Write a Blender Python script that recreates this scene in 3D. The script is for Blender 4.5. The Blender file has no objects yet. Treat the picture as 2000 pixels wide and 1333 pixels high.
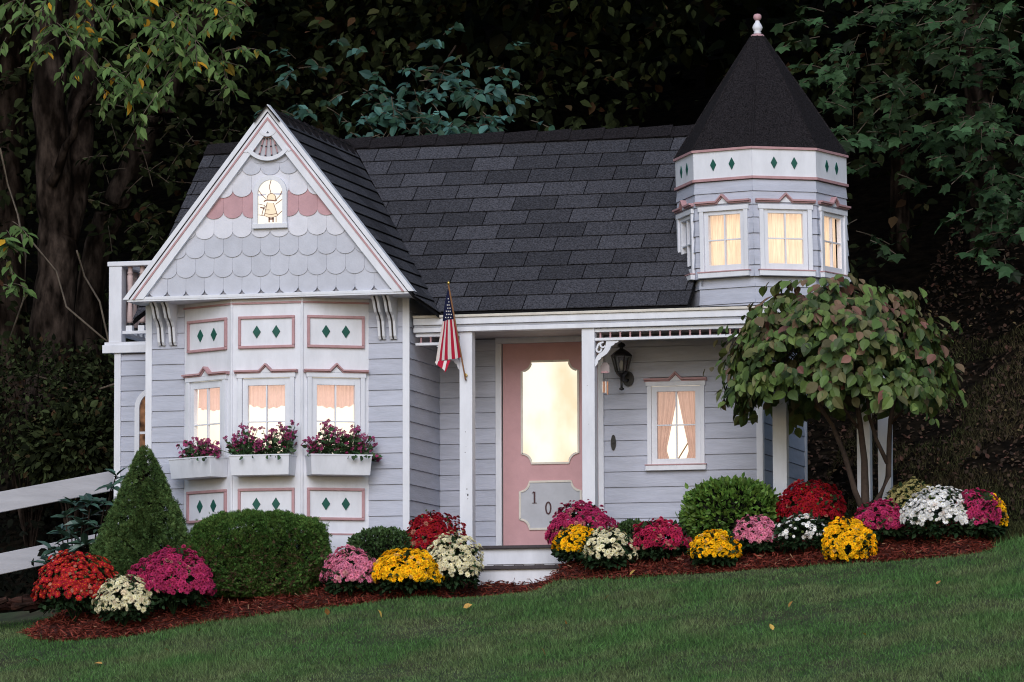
import bpy, math, random
import numpy as np
from mathutils import Vector, Matrix
random.seed(7); rng = np.random.default_rng(7)
SC = bpy.context.scene
COL = SC.collection
R_ = math.radians

# ------------------------------------------------------------------ camera
CAM_F = 9465.4                      # focal length in units of a 2000-wide frame
YAW, PITCH, ROLL = R_(14.89), R_(5.3335), R_(-0.16855)
def _rot(y, p, r):
    cy, sy, cp, sp, cr, sr = math.cos(y), math.sin(y), math.cos(p), math.sin(p), math.cos(r), math.sin(r)
    R0 = np.array([[1, 0, 0], [0, 0, -1], [0, 1, 0.]])
    Y = np.array([[cy, 0, sy], [0, 1, 0], [-sy, 0, cy]])
    P = np.array([[1, 0, 0], [0, cp, sp], [0, -sp, cp]])
    Q = np.array([[cr, -sr, 0], [sr, cr, 0], [0, 0, 1]])
    return Q @ P @ Y @ R0
CR = _rot(YAW, PITCH, ROLL)
CAM = np.array([10.514, -36.363, -1.955])
cam_data = bpy.data.cameras.new('camera'); cam = bpy.data.objects.new('camera', cam_data); COL.objects.link(cam)
cam.matrix_world = Matrix(((CR[0][0], -CR[1][0], -CR[2][0], CAM[0]), (CR[0][1], -CR[1][1], -CR[2][1], CAM[1]),
                           (CR[0][2], -CR[1][2], -CR[2][2], CAM[2]), (0, 0, 0, 1)))
cam_data.sensor_width = 36; cam_data.lens = CAM_F / 2000 * 36
cam_data.clip_start = 1; cam_data.clip_end = 600
SC.camera = cam
def at(px, py, Y):
    """survey helper: the point of the plane Y that the photograph shows at a pixel"""
    d = CR.T @ np.array([(px - 1000) / CAM_F, (py - 666.5) / CAM_F, 1.0])
    t = (Y - CAM[1]) / d[1]
    return CAM + t * d

# ------------------------------------------------------------------ sky, sun, exposure
world = bpy.data.worlds.new('World'); SC.world = world; world.use_nodes = True
wn = world.node_tree.nodes; wl = world.node_tree.links; wn.clear()
sky = wn.new('ShaderNodeTexSky'); sky.sky_type = 'NISHITA'; sky.sun_disc = False
sky.sun_elevation = R_(30); sky.sun_rotation = R_(171)
sky.air_density = 1.2; sky.dust_density = 1.2; sky.ozone_density = 1.0
bg = wn.new('ShaderNodeBackground'); bg.inputs['Strength'].default_value = 0.06
out = wn.new('ShaderNodeOutputWorld')
wl.new(sky.outputs[0], bg.inputs[0]); wl.new(bg.outputs[0], out.inputs[0])
sun_d = bpy.data.lights.new('sun', 'SUN'); sun_d.energy = 0.9; sun_d.angle = R_(40); sun_d.color = (.87, .90, 1.0)
sun = bpy.data.objects.new('sun', sun_d); COL.objects.link(sun)
az, el = R_(9), R_(30)             # from the viewer's side, a little to the right
sdir = Vector((math.sin(az) * math.cos(el), -math.cos(az) * math.cos(el), math.sin(el)))
sun.rotation_euler = sdir.to_track_quat('Z', 'Y').to_euler(); sun.location = (0, -20, 12)
SC.view_settings.view_transform = 'Standard'; SC.view_settings.look = 'None'
SC.view_settings.exposure = 1.02; SC.view_settings.gamma = 1.0; SC.view_settings.use_curve_mapping = False
SC.render.engine = 'CYCLES'
SC.cycles.max_bounces = 6; SC.cycles.transparent_max_bounces = 12; SC.cycles.use_denoising = True; SC.cycles.filter_width = 1.1

# ------------------------------------------------------------------ materials
def mat(name, col, rough=0.7, var=0.0, scale=8.0, stretch=(1, 1, 1), bump=0.0, bscale=60.0, col2=None, obj_var=0.0,
        isl_var=0.0, spec=0.3, hue_var=0.0, translucent=0.0, metal=0.0, coord='Object', ramp=None):
    m = bpy.data.materials.new(name); m.use_nodes = True
    nt = m.node_tree; n = nt.nodes; L = nt.links
    b = n['Principled BSDF']; b.inputs['Roughness'].default_value = rough
    b.inputs['Specular IOR Level'].default_value = spec; b.inputs['Metallic'].default_value = metal
    tc = n.new('ShaderNodeTexCoord'); mp = n.new('ShaderNodeMapping'); mp.inputs['Scale'].default_value = stretch
    L.new(tc.outputs[coord], mp.inputs[0])
    c = n.new('ShaderNodeRGB'); c.outputs[0].default_value = (*col, 1); last = c.outputs[0]
    if col2 is not None:
        nz = n.new('ShaderNodeTexNoise'); nz.inputs['Scale'].default_value = scale; nz.inputs['Detail'].default_value = 6
        L.new(mp.outputs[0], nz.inputs[0])
        rp = n.new('ShaderNodeValToRGB'); rp.color_ramp.elements[0].position = 0.40; rp.color_ramp.elements[1].position = 0.62
        rp.color_ramp.elements[0].color = (*col, 1); rp.color_ramp.elements[1].color = (*col2, 1)
        L.new(nz.outputs['Fac'], rp.inputs[0]); last = rp.outputs[0]
    val = None
    def addv(sock, amt, lo=0.0, hi=1.0):
        nonlocal val
        mr = n.new('ShaderNodeMapRange'); mr.inputs[1].default_value = lo; mr.inputs[2].default_value = hi; mr.inputs[3].default_value = 1 - amt; mr.inputs[4].default_value = 1 + amt
        L.new(sock, mr.inputs[0])
        if val is None: val = mr.outputs[0]
        else:
            mu = n.new('ShaderNodeMath'); mu.operation = 'MULTIPLY'; L.new(val, mu.inputs[0]); L.new(mr.outputs[0], mu.inputs[1]); val = mu.outputs[0]
    rnd = None
    if obj_var or isl_var or hue_var:
        oi = n.new('ShaderNodeObjectInfo'); ge = n.new('ShaderNodeNewGeometry')
        ad = n.new('ShaderNodeMath'); ad.operation = 'ADD'; L.new(oi.outputs['Random'], ad.inputs[0]); L.new(ge.outputs['Random Per Island'], ad.inputs[1])
        fr = n.new('ShaderNodeMath'); fr.operation = 'FRACT'; L.new(ad.outputs[0], fr.inputs[0]); rnd = fr.outputs[0]
    if ramp:
        oi = n.new('ShaderNodeObjectInfo'); ge = n.new('ShaderNodeNewGeometry')
        ad = n.new('ShaderNodeMath'); ad.operation = 'ADD'; L.new(oi.outputs['Random'], ad.inputs[0]); L.new(ge.outputs['Random Per Island'], ad.inputs[1])
        m3 = n.new('ShaderNodeMath'); m3.operation = 'MULTIPLY'; m3.inputs[1].default_value = 3.77; L.new(ad.outputs[0], m3.inputs[0])
        f3 = n.new('ShaderNodeMath'); f3.operation = 'FRACT'; L.new(m3.outputs[0], f3.inputs[0])
        rp = n.new('ShaderNodeValToRGB'); els = rp.color_ramp.elements
        while len(els) < len(ramp): els.new(.5)
        for e_, (p_, c_) in zip(els, ramp): e_.position = p_; e_.color = (*c_, 1)
        L.new(f3.outputs[0], rp.inputs[0]); last = rp.outputs[0]
    if obj_var: addv(oi.outputs['Random'], obj_var)
    if isl_var: addv(rnd, isl_var)
    if var:
        nz2 = n.new('ShaderNodeTexNoise'); nz2.inputs['Scale'].default_value = scale * 1.7; nz2.inputs['Detail'].default_value = 8
        nz2.inputs['Roughness'].default_value = 0.65
        L.new(mp.outputs[0], nz2.inputs[0]); addv(nz2.outputs['Fac'], var, .32, .68)
    if hue_var and rnd is not None:
        hs0 = n.new('ShaderNodeHueSaturation'); mr = n.new('ShaderNodeMapRange')
        m7 = n.new('ShaderNodeMath'); m7.operation = 'MULTIPLY'; m7.inputs[1].default_value = 7.31; L.new(rnd, m7.inputs[0])
        f7 = n.new('ShaderNodeMath'); f7.operation = 'FRACT'; L.new(m7.outputs[0], f7.inputs[0])
        mr.inputs[3].default_value = 0.5 - hue_var; mr.inputs[4].default_value = 0.5 + hue_var
        L.new(f7.outputs[0], mr.inputs[0]); L.new(mr.outputs[0], hs0.inputs['Hue']); L.new(last, hs0.inputs['Color']); last = hs0.outputs[0]
    if val is not None:
        hs = n.new('ShaderNodeHueSaturation'); L.new(val, hs.inputs['Value']); L.new(last, hs.inputs['Color']); last = hs.outputs[0]
    L.new(last, b.inputs['Base Color'])
    if bump:
        nb = n.new('ShaderNodeTexNoise'); nb.inputs['Scale'].default_value = bscale; nb.inputs['Detail'].default_value = 5
        L.new(mp.outputs[0], nb.inputs[0])
        bp = n.new('ShaderNodeBump'); bp.inputs['Strength'].default_value = bump; bp.inputs['Distance'].default_value = 0.01
        L.new(nb.outputs['Fac'], bp.inputs['Height']); L.new(bp.outputs[0], b.inputs['Normal'])
    if translucent:
        tr = n.new('ShaderNodeBsdfTranslucent'); L.new(last, tr.inputs[0])
        mx = n.new('ShaderNodeMixShader'); mx.inputs[0].default_value = translucent
        L.new(b.outputs[0], mx.inputs[1]); L.new(tr.outputs[0], mx.inputs[2]); L.new(mx.outputs[0], n['Material Output'].inputs[0])
    return m

def glow(name, col, strength, col2=None, scale=3.0, stretch=(1, 1, 1)):
    m = bpy.data.materials.new(name); m.use_nodes = True; nt = m.node_tree; n = nt.nodes; L = nt.links
    n.remove(n['Principled BSDF']); e = n.new('ShaderNodeEmission'); e.inputs[1].default_value = strength; e.inputs[0].default_value = (*col, 1)
    if col2:
        tc = n.new('ShaderNodeTexCoord'); mp = n.new('ShaderNodeMapping'); mp.inputs['Scale'].default_value = stretch
        nz = n.new('ShaderNodeTexNoise'); nz.inputs['Scale'].default_value = scale; nz.inputs['Detail'].default_value = 4
        rp = n.new('ShaderNodeValToRGB'); rp.color_ramp.elements[0].position = 0.38; rp.color_ramp.elements[1].position = 0.60
        rp.color_ramp.elements[0].color = (*col2, 1); rp.color_ramp.elements[1].color = (*col, 1)
        L.new(tc.outputs['Object'], mp.inputs[0]); L.new(mp.outputs[0], nz.inputs[0]); L.new(nz.outputs['Fac'], rp.inputs[0]); L.new(rp.outputs[0], e.inputs[0])
    L.new(e.outputs[0], n['Material Output'].inputs[0]); return m

def glass_mat(name, tint=(1, 1, 1), gl=0.06):
    m = bpy.data.materials.new(name); m.use_nodes = True; nt = m.node_tree; n = nt.nodes; L = nt.links
    n.remove(n['Principled BSDF']); t = n.new('ShaderNodeBsdfTransparent'); t.inputs[0].default_value = (*tint, 1)
    g = n.new('ShaderNodeBsdfGlossy'); g.inputs['Roughness'].default_value = 0.03; mx = n.new('ShaderNodeMixShader'); mx.inputs[0].default_value = gl
    L.new(t.outputs[0], mx.inputs[1]); L.new(g.outputs[0], mx.inputs[2]); L.new(mx.outputs[0], n['Material Output'].inputs[0]); return m

M = dict(
    white=mat('white_paint', (.70, .715, .775), .5, var=.08, scale=5, stretch=(1, 1, .35), bump=.15, bscale=40),
    siding=mat('grey_siding_paint', (.44, .46, .545), .6, var=.11, scale=4, stretch=(.5, .5, 3), bump=.25, bscale=35, obj_var=.05),
    scale_grey=mat('grey_scale_paint', (.495, .51, .58), .6, var=.07, scale=6, obj_var=.06, bump=.2),
    scale_white=mat('white_scale_paint', (.64, .645, .71), .6, var=.06, scale=6, obj_var=.04, bump=.2),
    scale_pink=mat('pink_scale_paint', (.50, .30, .325), .6, var=.10, scale=6, obj_var=.05, bump=.2),
    wallback=mat('wall_backing', (.20, .20, .23), .8), scaleback=mat('gable_backing', (.34, .34, .38), .8),
    pink=mat('pink_trim_paint', (.45, .265, .28), .55, var=.12, scale=9, bump=.1),
    door=mat('pink_door_paint', (.52, .30, .315), .5, var=.08, scale=3, bump=.1),
    grey=mat('grey_panel_paint', (.42, .43, .47), .6, var=.08, scale=4),
    cream=mat('cream_moulding', (.62, .58, .52), .5, var=.1),
    green=mat('green_diamond_paint', (.010, .085, .065), .45, var=.15),
    shingle=mat('asphalt_shingle', (.053, .053, .062), .95, var=.70, scale=40, bump=.8, bscale=90, obj_var=.30, spec=.1),
    cone=mat('cone_asphalt', (.0165, .0145, .0165), .95, var=.95, scale=48, bump=.8, bscale=120, spec=.1),
    roofdark=mat('roof_edge', (.012, .012, .014), .95, spec=.1),
    tread=mat('dark_tread', (.06, .05, .055), .7, var=.25, scale=20),
    black=mat('black_iron', (.008, .008, .009), .4, spec=.5),
    brown=mat('brown_numeral', (.06, .025, .03), .5),
    lead=mat('lead_came', (.24, .10, .07), .5),
    ceil=mat('porch_ceiling', (.34, .31, .31), .7, var=.1),
    inside=mat('dark_interior', (.05, .04, .035), .9),
    glow_room=glow('lit_room', (1, .90, .74), .74, (1, .82, .62), 2.0),
    glow_turret=glow('lit_turret_room', (1, .88, .70), .86, (1, .80, .60), 2.0),
    glow_door=glow('lit_frosted_glass', (1, .92, .76), .63, (.92, .66, .45), 2.6, (1, 1, .6)),
    glow_attic=glow('lit_leaded_glass', (1, .93, .80), .60),
    glow_fig=glow('lit_tinted_glass', (1, .84, .62), .50),
    glow_dim=glow('dim_room', (.40, .20, .11), .35, (.03, .02, .015), 9.0),
    glass=glass_mat('window_glass'),
    curtain=mat('pink_curtain', (.84, .61, .59), .9, var=.05, scale=20, translucent=.75),
    drape=mat('pink_drape', (.62, .42, .39), .9, var=.12, scale=14, stretch=(4, 4, .6), translucent=.7),
    sheer=mat('sheer_blind', (.86, .71, .60), .9, var=.22, scale=7, stretch=(9, 9, .5), translucent=.8),
    baluster=mat('pale_pink_paint', (.50, .38, .37), .5, var=.1),
    wood=mat('pole_wood', (.28, .14, .07), .6), brass=mat('brass', (.5, .35, .1), .3, metal=.8),
    copper=mat('copper_tube', (.55, .27, .16), .3, metal=.5),
    red=mat('flag_red', (.46, .010, .045), .8), flagwhite=mat('flag_white', (.78, .74, .74), .8), navy=mat('flag_navy', (.010, .014, .055), .8),
    bark=mat('dark_bark', (.007, .005, .004), .95, var=.8, scale=9, stretch=(1, 1, .35), bump=1.0, bscale=14, col2=(.038, .028, .023), spec=.02),
    twig=mat('grey_twig', (.10, .08, .06), .9, var=.4),
    stem=mat('ornamental_bark', (.050, .034, .026), .9, var=.4, scale=10, bump=.5, bscale=30),
    fence=mat('fence_white', (.50, .50, .54), .6, var=.12, scale=3, stretch=(.4, .4, 3), bump=.15),
)

# ------------------------------------------------------------------ mesh helpers
class Fr:
    """a wall face: u runs to the right along it, o points out of it, z is up; lean shifts x with height"""
    def __init__(s, org, u, n, lean=0.0, z0=0.0):
        s.org = Vector(org); s.u = Vector(u).normalized(); s.n = Vector(n).normalized(); s.lean = lean; s.z0 = z0
    def __call__(s, u, o, z):
        p = s.org + s.u * u + s.n * o; p.z += z
        if s.lean: p.x -= (p.z - s.z0) * s.lean
        return p
FX = lambda Y: Fr((0, Y, 0), (1, 0, 0), (0, -1, 0))

class MB:
    def __init__(s): s.v = []; s.f = []; s.m = []
    def add(s, vs, fs, m=0):
        k = len(s.v); s.v += [tuple(v) for v in vs]
        for f in fs: s.f.append([k + i for i in f]); s.m.append(m)
        return s
    def box(s, fr, u0, u1, o0, o1, z0, z1, m=0, top_o=None):
        t = o1 if top_o is None else top_o
        vs = [fr(u0, o0, z0), fr(u1, o0, z0), fr(u1, o1, z0), fr(u0, o1, z0), fr(u0, o0, z1), fr(u1, o0, z1), fr(u1, t, z1), fr(u0, t, z1)]
        return s.add(vs, [(0, 1, 2, 3), (7, 6, 5, 4), (3, 2, 6, 7), (1, 0, 4, 5), (0, 3, 7, 4), (2, 1, 5, 6)], m)
    def prism(s, fr, poly, o0, o1, m=0):
        n = len(poly); vs = [fr(u, o1, z) for u, z in poly] + [fr(u, o0, z) for u, z in poly]
        fs = [list(range(n)), list(range(2 * n - 1, n - 1, -1))] + [(i, i + n, (i + 1) % n + n, (i + 1) % n) for i in range(n)]
        return s.add(vs, fs, m)
    def band(s, fr, path, w, o0, o1, m=0):
        """a flat strip of width w following a path of (u, z)"""
        L = []; Rr = []
        for i, (u, z) in enumerate(path):
            a = path[max(i - 1, 0)]; b = path[min(i + 1, len(path) - 1)]
            d = Vector((b[0] - a[0], b[1] - a[1])).normalized(); nn = Vector((-d.y, d.x)) * w / 2
            L.append((u + nn.x, z + nn.y)); Rr.append((u - nn.x, z - nn.y))
        for i in range(len(path) - 1):
            s.prism(fr, [Rr[i], Rr[i + 1], L[i + 1], L[i]], o0, o1, m)
        return s
    def tube(s, pts, rad, n=7, m=0, cap=True):
        pts = [Vector(p) for p in pts]; k = len(pts); rings = []
        for i, p in enumerate(pts):
            d = (pts[min(i + 1, k - 1)] - pts[max(i - 1, 0)]).normalized()
            a = d.cross(Vector((0, 0, 1)) if abs(d.z) < .9 else Vector((1, 0, 0))).normalized(); b = d.cross(a)
            r = rad[i] if isinstance(rad, (list, tuple)) else rad
            rings += [p + (a * math.cos(6.28319 * j / n) + b * math.sin(6.28319 * j / n)) * r for j in range(n)]
        fs = [(i * n + j, i * n + (j + 1) % n, (i + 1) * n + (j + 1) % n, (i + 1) * n + j) for i in range(k - 1) for j in range(n)]
        if cap: fs += [list(range(n))[::-1], list(range((k - 1) * n, k * n))]
        return s.add(rings, fs, m)
    def lathe(s, c, prof, n=12, m=0, ry=1.0):
        c = Vector(c); k = len(prof)
        vs = [c + Vector((r * math.cos(6.28319 * j / n), ry * r * math.sin(6.28319 * j / n), z)) for r, z in prof for j in range(n)]
        fs = [(i * n + j, i * n + (j + 1) % n, (i + 1) * n + (j + 1) % n, (i + 1) * n + j) for i in range(k - 1) for j in range(n)]
        fs += [list(range(n))[::-1], list(range((k - 1) * n, k * n))]
        return s.add(vs, fs, m)
    def build(s, name, mats, parent=None, smooth=False, bevel=0):
        me = bpy.data.meshes.new(name); me.from_pydata(s.v, [], s.f)
        for mm in (mats if isinstance(mats, (list, tuple)) else [mats]): me.materials.append(mm)
        if any(s.m): me.polygons.foreach_set('material_index', s.m)
        if smooth: me.polygons.foreach_set('use_smooth', [True] * len(s.f))
        o = bpy.data.objects.new(name, me); COL.objects.link(o)
        if parent is not None: o.parent = parent
        if bevel:
            b = o.modifiers.new('bevel', 'BEVEL'); b.width = bevel; b.segments = 2; b.limit_method = 'ANGLE'
        return o
def tag(o, label=None, cat=None, group=None, kind=None):
    if label: o['label'] = label
    if cat: o['category'] = cat
    if group: o['group'] = group
    if kind: o['kind'] = kind
    return o
def thing(name, label, cat, loc=(0, 0, 0), group=None):
    o = bpy.data.objects.new(name, None); COL.objects.link(o); o.location = loc; o.empty_display_size = .1
    return tag(o, label, cat, group)
def clip(poly, half):
    """clip a polygon of (a, b) by half planes (A, B, C): A*a + B*b + C >= 0"""
    for A, B, C in half:
        res = []
        for i in range(len(poly)):
            p, q = poly[i], poly[(i + 1) % len(poly)]
            dp, dq = A * p[0] + B * p[1] + C, A * q[0] + B * q[1] + C
            if dp >= 0: res.append(p)
            if dp * dq < 0:
                t = dp / (dp - dq); res.append((p[0] + (q[0] - p[0]) * t, p[1] + (q[1] - p[1]) * t))
        poly = res
        if len(poly) < 3: return []
    return poly
def area(p): return abs(sum(p[i][0] * p[(i + 1) % len(p)][1] - p[(i + 1) % len(p)][0] * p[i][1] for i in range(len(p)))) / 2
def line_half(a, b, inside):
    A, B = b[1] - a[1], a[0] - b[0]; C = -(A * a[0] + B * a[1])
    return (A, B, C) if A * inside[0] + B * inside[1] + C > 0 else (-A, -B, -C)

def scatter_mesh(name, tv, tf, pos, rot, mats, parent=None, kind='stuff', fm=None, smooth=False):
    """many copies of one small template joined into a single mesh; rot is (N,3,3) with the scale in it"""
    tv = np.asarray(tv, float); N = len(pos); k = len(tv)
    V = (np.einsum('nij,kj->nki', rot, tv) + np.asarray(pos)[:, None, :]).reshape(-1, 3)
    sizes = np.array([len(f) for f in tf]); flat = np.concatenate([np.array(f) for f in tf])
    loops = (flat[None, :] + (np.arange(N) * k)[:, None]).ravel()
    tot = np.tile(sizes, N); start = np.concatenate([[0], np.cumsum(tot)[:-1]])
    me = bpy.data.meshes.new(name)
    me.vertices.add(N * k); me.vertices.foreach_set('co', V.ravel())
    me.loops.add(len(loops)); me.loops.foreach_set('vertex_index', loops.astype(np.int32))
    me.polygons.add(len(tot)); me.polygons.foreach_set('loop_start', start.astype(np.int32)); me.polygons.foreach_set('loop_total', tot.astype(np.int32))
    for mm in (mats if isinstance(mats, (list, tuple)) else [mats]): me.materials.append(mm)
    if fm is not None: me.polygons.foreach_set('material_index', np.asarray(fm, np.int32))
    me.polygons.foreach_set('use_smooth', np.full(len(tot), smooth))
    me.update(calc_edges=True)
    o = bpy.data.objects.new(name, me); COL.objects.link(o)
    if parent is not None: o.parent = parent
    if kind: o['kind'] = kind
    return o
def nrm(a): return a / np.maximum(np.linalg.norm(a, axis=-1, keepdims=True), 1e-9)
def frames(tip, normal, scale):
    """rotation matrices whose y axis is the tip direction and z axis near the normal, times scale"""
    y = nrm(tip); x = nrm(np.cross(y, normal)); z = np.cross(x, y)
    sc = np.asarray(scale, float)
    if sc.ndim == 1: sc = np.stack([sc, sc, sc], 1)
    return np.stack([x * sc[:, :1], y * sc[:, 1:2], z * sc[:, 2:3]], axis=2)
def rand_dirs(n): return nrm(rng.normal(size=(n, 3)))

# leaf templates: y is the tip, unit length
LEAF_V = [(0, 0, 0), (-.30, .30, .06), (-.26, .62, .04), (0, 1, -.12), (.26, .62, .04), (.30, .30, .06), (0, .5, -.03)]
LEAF_F = [(0, 6, 2, 1), (6, 3, 2), (0, 5, 4, 6), (6, 4, 3)]
SLIM_V = [(0, 0, 0), (-.20, .35, .05), (-.15, .70, .02), (0, 1, -.15), (.15, .70, .02), (.20, .35, .05), (0, .5, -.02)]
MAPLE_V = [(0, 0, 0), (-.24, .06, .02), (-.50, .14, -.03), (-.44, .36, .01), (-.60, .60, -.06), (-.30, .62, .02), (0, 1, -.10),
           (.30, .62, .02), (.60, .60, -.06), (.44, .36, .01), (.50, .14, -.03), (.24, .06, .02), (0, .34, -.03)]
OVATE_V = [(0, 0, .0), (-.20, .10, .05), (-.33, .30, .07), (-.34, .52, .05), (-.22, .76, .0), (0, 1, -.13), (.22, .76, .0), (.34, .52, .05), (.33, .30, .07), (.20, .10, .05), (0, .3, -.01), (0, .65, -.04)]
OVATE_F = [(0, 10, 2, 1), (10, 11, 3, 2), (11, 4, 3), (11, 5, 4), (0, 9, 8, 10), (10, 8, 7, 11), (11, 7, 6), (11, 6, 5)]
MAPLE_F = [(12, 0, 1, 2, 3), (12, 3, 4, 5), (12, 5, 6, 7), (12, 7, 8, 9), (12, 9, 10, 11, 0)]
def template_mesh(name, v, f, m):
    me = bpy.data.meshes.new(name); me.from_pydata(v, [], f)
    for mm in (m if isinstance(m, (list, tuple)) else [m]): me.materials.append(mm)
    return me
def leaves(parent, tv, tf, pos, rot, m, n_single, name='leaf', mass='foliage'):
    """the leaves nearest the viewer as parts of their own, the rest joined"""
    pos = np.asarray(pos); d = np.linalg.norm(pos - CAM[None], axis=1) if parent is None else np.linalg.norm(pos + np.array(parent.location)[None] - CAM[None], axis=1)
    order = np.argsort(d); a, b = order[:n_single], order[n_single:]
    if n_single:
        me = template_mesh(name, tv, tf, m)
        for i in a:
            o = bpy.data.objects.new(name, me); COL.objects.link(o); o.parent = parent
            mm = np.eye(4); mm[:3, :3] = rot[i]; mm[:3, 3] = pos[i]; o.matrix_basis = Matrix(mm.tolist())
    if len(b): scatter_mesh(mass, tv, tf, pos[b], rot[b], m, parent)

# ------------------------------------------------------------------ ground
HX = [-14, -3.4, -2.75, 2.5, 2.80, 3.70, 4.2, 8, 16]; HY = [2.0, 2.0, 3.2, 3.2, 1.05, 1.05, .4, .2, .2]
def ground_z(X, Y):
    X = np.asarray(X, float); Y = np.asarray(Y, float)
    xs = np.clip(X, -9, 12)
    z = -.50 + .066 * xs + .22 * (np.clip(Y, -9, 0) + 1)
    z = z - .06 * (np.clip(-Y - 9, 0, 30))
    sx = np.clip((X - .42) / .18, 0, 1) * np.clip((1.42 - X) / .22, 0, 1); sy = np.clip((Y + 1.25) / .7, 0, 1) * np.clip((.4 - Y) / .2, 0, 1)
    z = z - .135 * sx * sx * (3 - 2 * sx) * sy * sy * (3 - 2 * sy)
    h0 = np.interp(X, HX, HY)
    z = z + .44 * np.clip(Y - h0, 0, 40)
    return z + .012 * np.sin(X * 2.1 + Y) * np.cos(Y * 1.7)
def grid(name, xs, ys, zf, m):
    X, Y = np.meshgrid(xs, ys); Z = zf(X, Y); nx, ny = len(xs), len(ys)
    v = np.stack([X, Y, Z], -1).reshape(-1, 3)
    f = [(j * nx + i, j * nx + i + 1, (j + 1) * nx + i + 1, (j + 1) * nx + i) for j in range(ny - 1) for i in range(nx - 1)]
    me = bpy.data.meshes.new(name); me.from_pydata(v.tolist(), [], f); me.materials.append(m); me.polygons.foreach_set('use_smooth', [True] * len(f))
    o = bpy.data.objects.new(name, me); COL.objects.link(o); return o
m_turf = mat('turf_soil', (.035, .055, .022), .95, var=.5, scale=3, col2=(.045, .043, .022))
m_hill = mat('shade_darkened_soil', (.006, .005, .004), .95, var=.8, scale=7, col2=(.012, .009, .006), bump=.9, bscale=12, spec=.02)  # soil colour near black, with the forest shade put into it
m_mulch = mat('red_mulch', (.075, .018, .012), .95, var=.7, scale=30, bump=1, bscale=60, col2=(.045, .012, .010))
m_chip = mat('mulch_chip', (.165, .038, .027), .9, isl_var=.6, spec=.05)
m_grass = mat('grass_blade', (.068, .150, .044), .7, isl_var=.6, scale=1.5, col2=(.122, .165, .070), spec=.10, var=.22)
xs = np.concatenate([np.linspace(-60, -9, 12), np.linspace(-8, 12, 81), np.linspace(13, 60, 12)])
tag(grid('lawn', xs, np.concatenate([np.linspace(-60, -9, 18), np.linspace(-8.5, 0, 60)]), ground_z, m_turf), kind='structure')
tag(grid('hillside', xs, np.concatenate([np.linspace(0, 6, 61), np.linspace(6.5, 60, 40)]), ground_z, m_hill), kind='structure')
EX = [-2.75, -2.5, -2.2, -1.8, -1.25, -.86, -.08, .55, .75, 1.0, 1.22, 1.6, 2.27, 3.68, 4.50, 4.80]
EY = [-1.15, -1.55, -1.68, -1.68, -1.38, -1.24, -1.08, -.80, -.62, -.58, -.66, -.80, -.93, -1.03, -1.10, -.95]
def bed_edge(X): return np.interp(X, EX, EY) + .02 * np.sin(np.asarray(X) * 9)
def bed_z(X, Y):
    e = bed_edge(X); t = np.clip((Y - e) / .25, 0, 1)
    sx = np.clip(np.minimum(X + 2.75, 4.78 - X) / .2, 0, 1)
    stepdip = np.exp(-((X - 1.0) / .22) ** 2) * np.clip((-.1 - Y) / .3, 0, 1)
    return ground_z(X, Y) + .085 * np.sqrt(t) * sx - .02 - .02 * stepdip + .012 * np.sin(X * 13 + Y * 7) + .01 * np.sin(X * 5 - Y * 11)
bx = np.linspace(-2.75, 4.78, 155); tt = np.linspace(0, 1, 26)
bv = []; 
for t in tt:
    for x in bx:
        y = float(bed_edge(x)) * (1 - t) + (.3 - .75 * min(max((x - 4.1) / .55, 0), 1)) * t; bv.append((x, y, float(bed_z(x, y))))
bf = [(j * 155 + i, j * 155 + i + 1, (j + 1) * 155 + i + 1, (j + 1) * 155 + i) for j in range(25) for i in range(154)]
me = bpy.data.meshes.new('mulch_bed'); me.from_pydata(bv, [], bf); me.materials.append(m_mulch); me.polygons.foreach_set('use_smooth', [True] * len(bf))
o = bpy.data.objects.new('mulch_bed', me); COL.objects.link(o); o['kind'] = 'structure'
# mulch chips
N = 26000
cx = rng.uniform(-2.75, 4.76, N); e = bed_edge(cx); cy = e - .03 + (rng.random(N) ** 1.6) * 1.1
keep = cy < .1 - .5 * np.clip((cx - 4.1) / .55, 0, 1); cx, cy = cx[keep], cy[keep]; N = len(cx)
cz = np.maximum(bed_z(cx, cy), ground_z(cx, cy)) + rng.uniform(0, .022, N)
td = nrm(np.stack([rng.normal(size=N), rng.normal(size=N), rng.normal(0, .35, N)], 1)); nn = nrm(np.stack([rng.normal(0, .5, N), rng.normal(0, .5, N), np.ones(N)], 1))
ln = rng.uniform(.02, .065, N)
scatter_mesh('mulch_chips', [(-.5, 0, 0), (.5, 0, 0), (.35, 1, .08), (-.35, 1, 0)], [(0, 1, 2, 3)], np.stack([cx, cy, cz], 1),
             frames(td, nn, np.stack([rng.uniform(.005, .013, N), ln, ln], 1)), m_chip)
# pale splinters in the mulch
m_splint = mat('pale_splinter', (.30, .17, .10), .9, isl_var=.4)
N = 420; cx = rng.uniform(-2.6, 4.7, N); cy = bed_edge(cx) + rng.random(N) ** 1.5 * .6; cz = bed_z(cx, cy) + .022
td = nrm(np.stack([rng.normal(size=N), rng.normal(size=N), rng.normal(0, .3, N)], 1)); nn = nrm(np.stack([rng.normal(0, .4, N), rng.normal(-.5, .4, N), np.ones(N)], 1))
ln = rng.uniform(.02, .055, N)
scatter_mesh('mulch_splinters', [(-.5, 0, 0), (.5, 0, 0), (.3, 1, .1), (-.3, 1, 0)], [(0, 1, 2, 3)], np.stack([cx, cy, cz], 1), frames(td, nn, np.stack([rng.uniform(.004, .008, N), ln, ln], 1)), m_splint)
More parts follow.
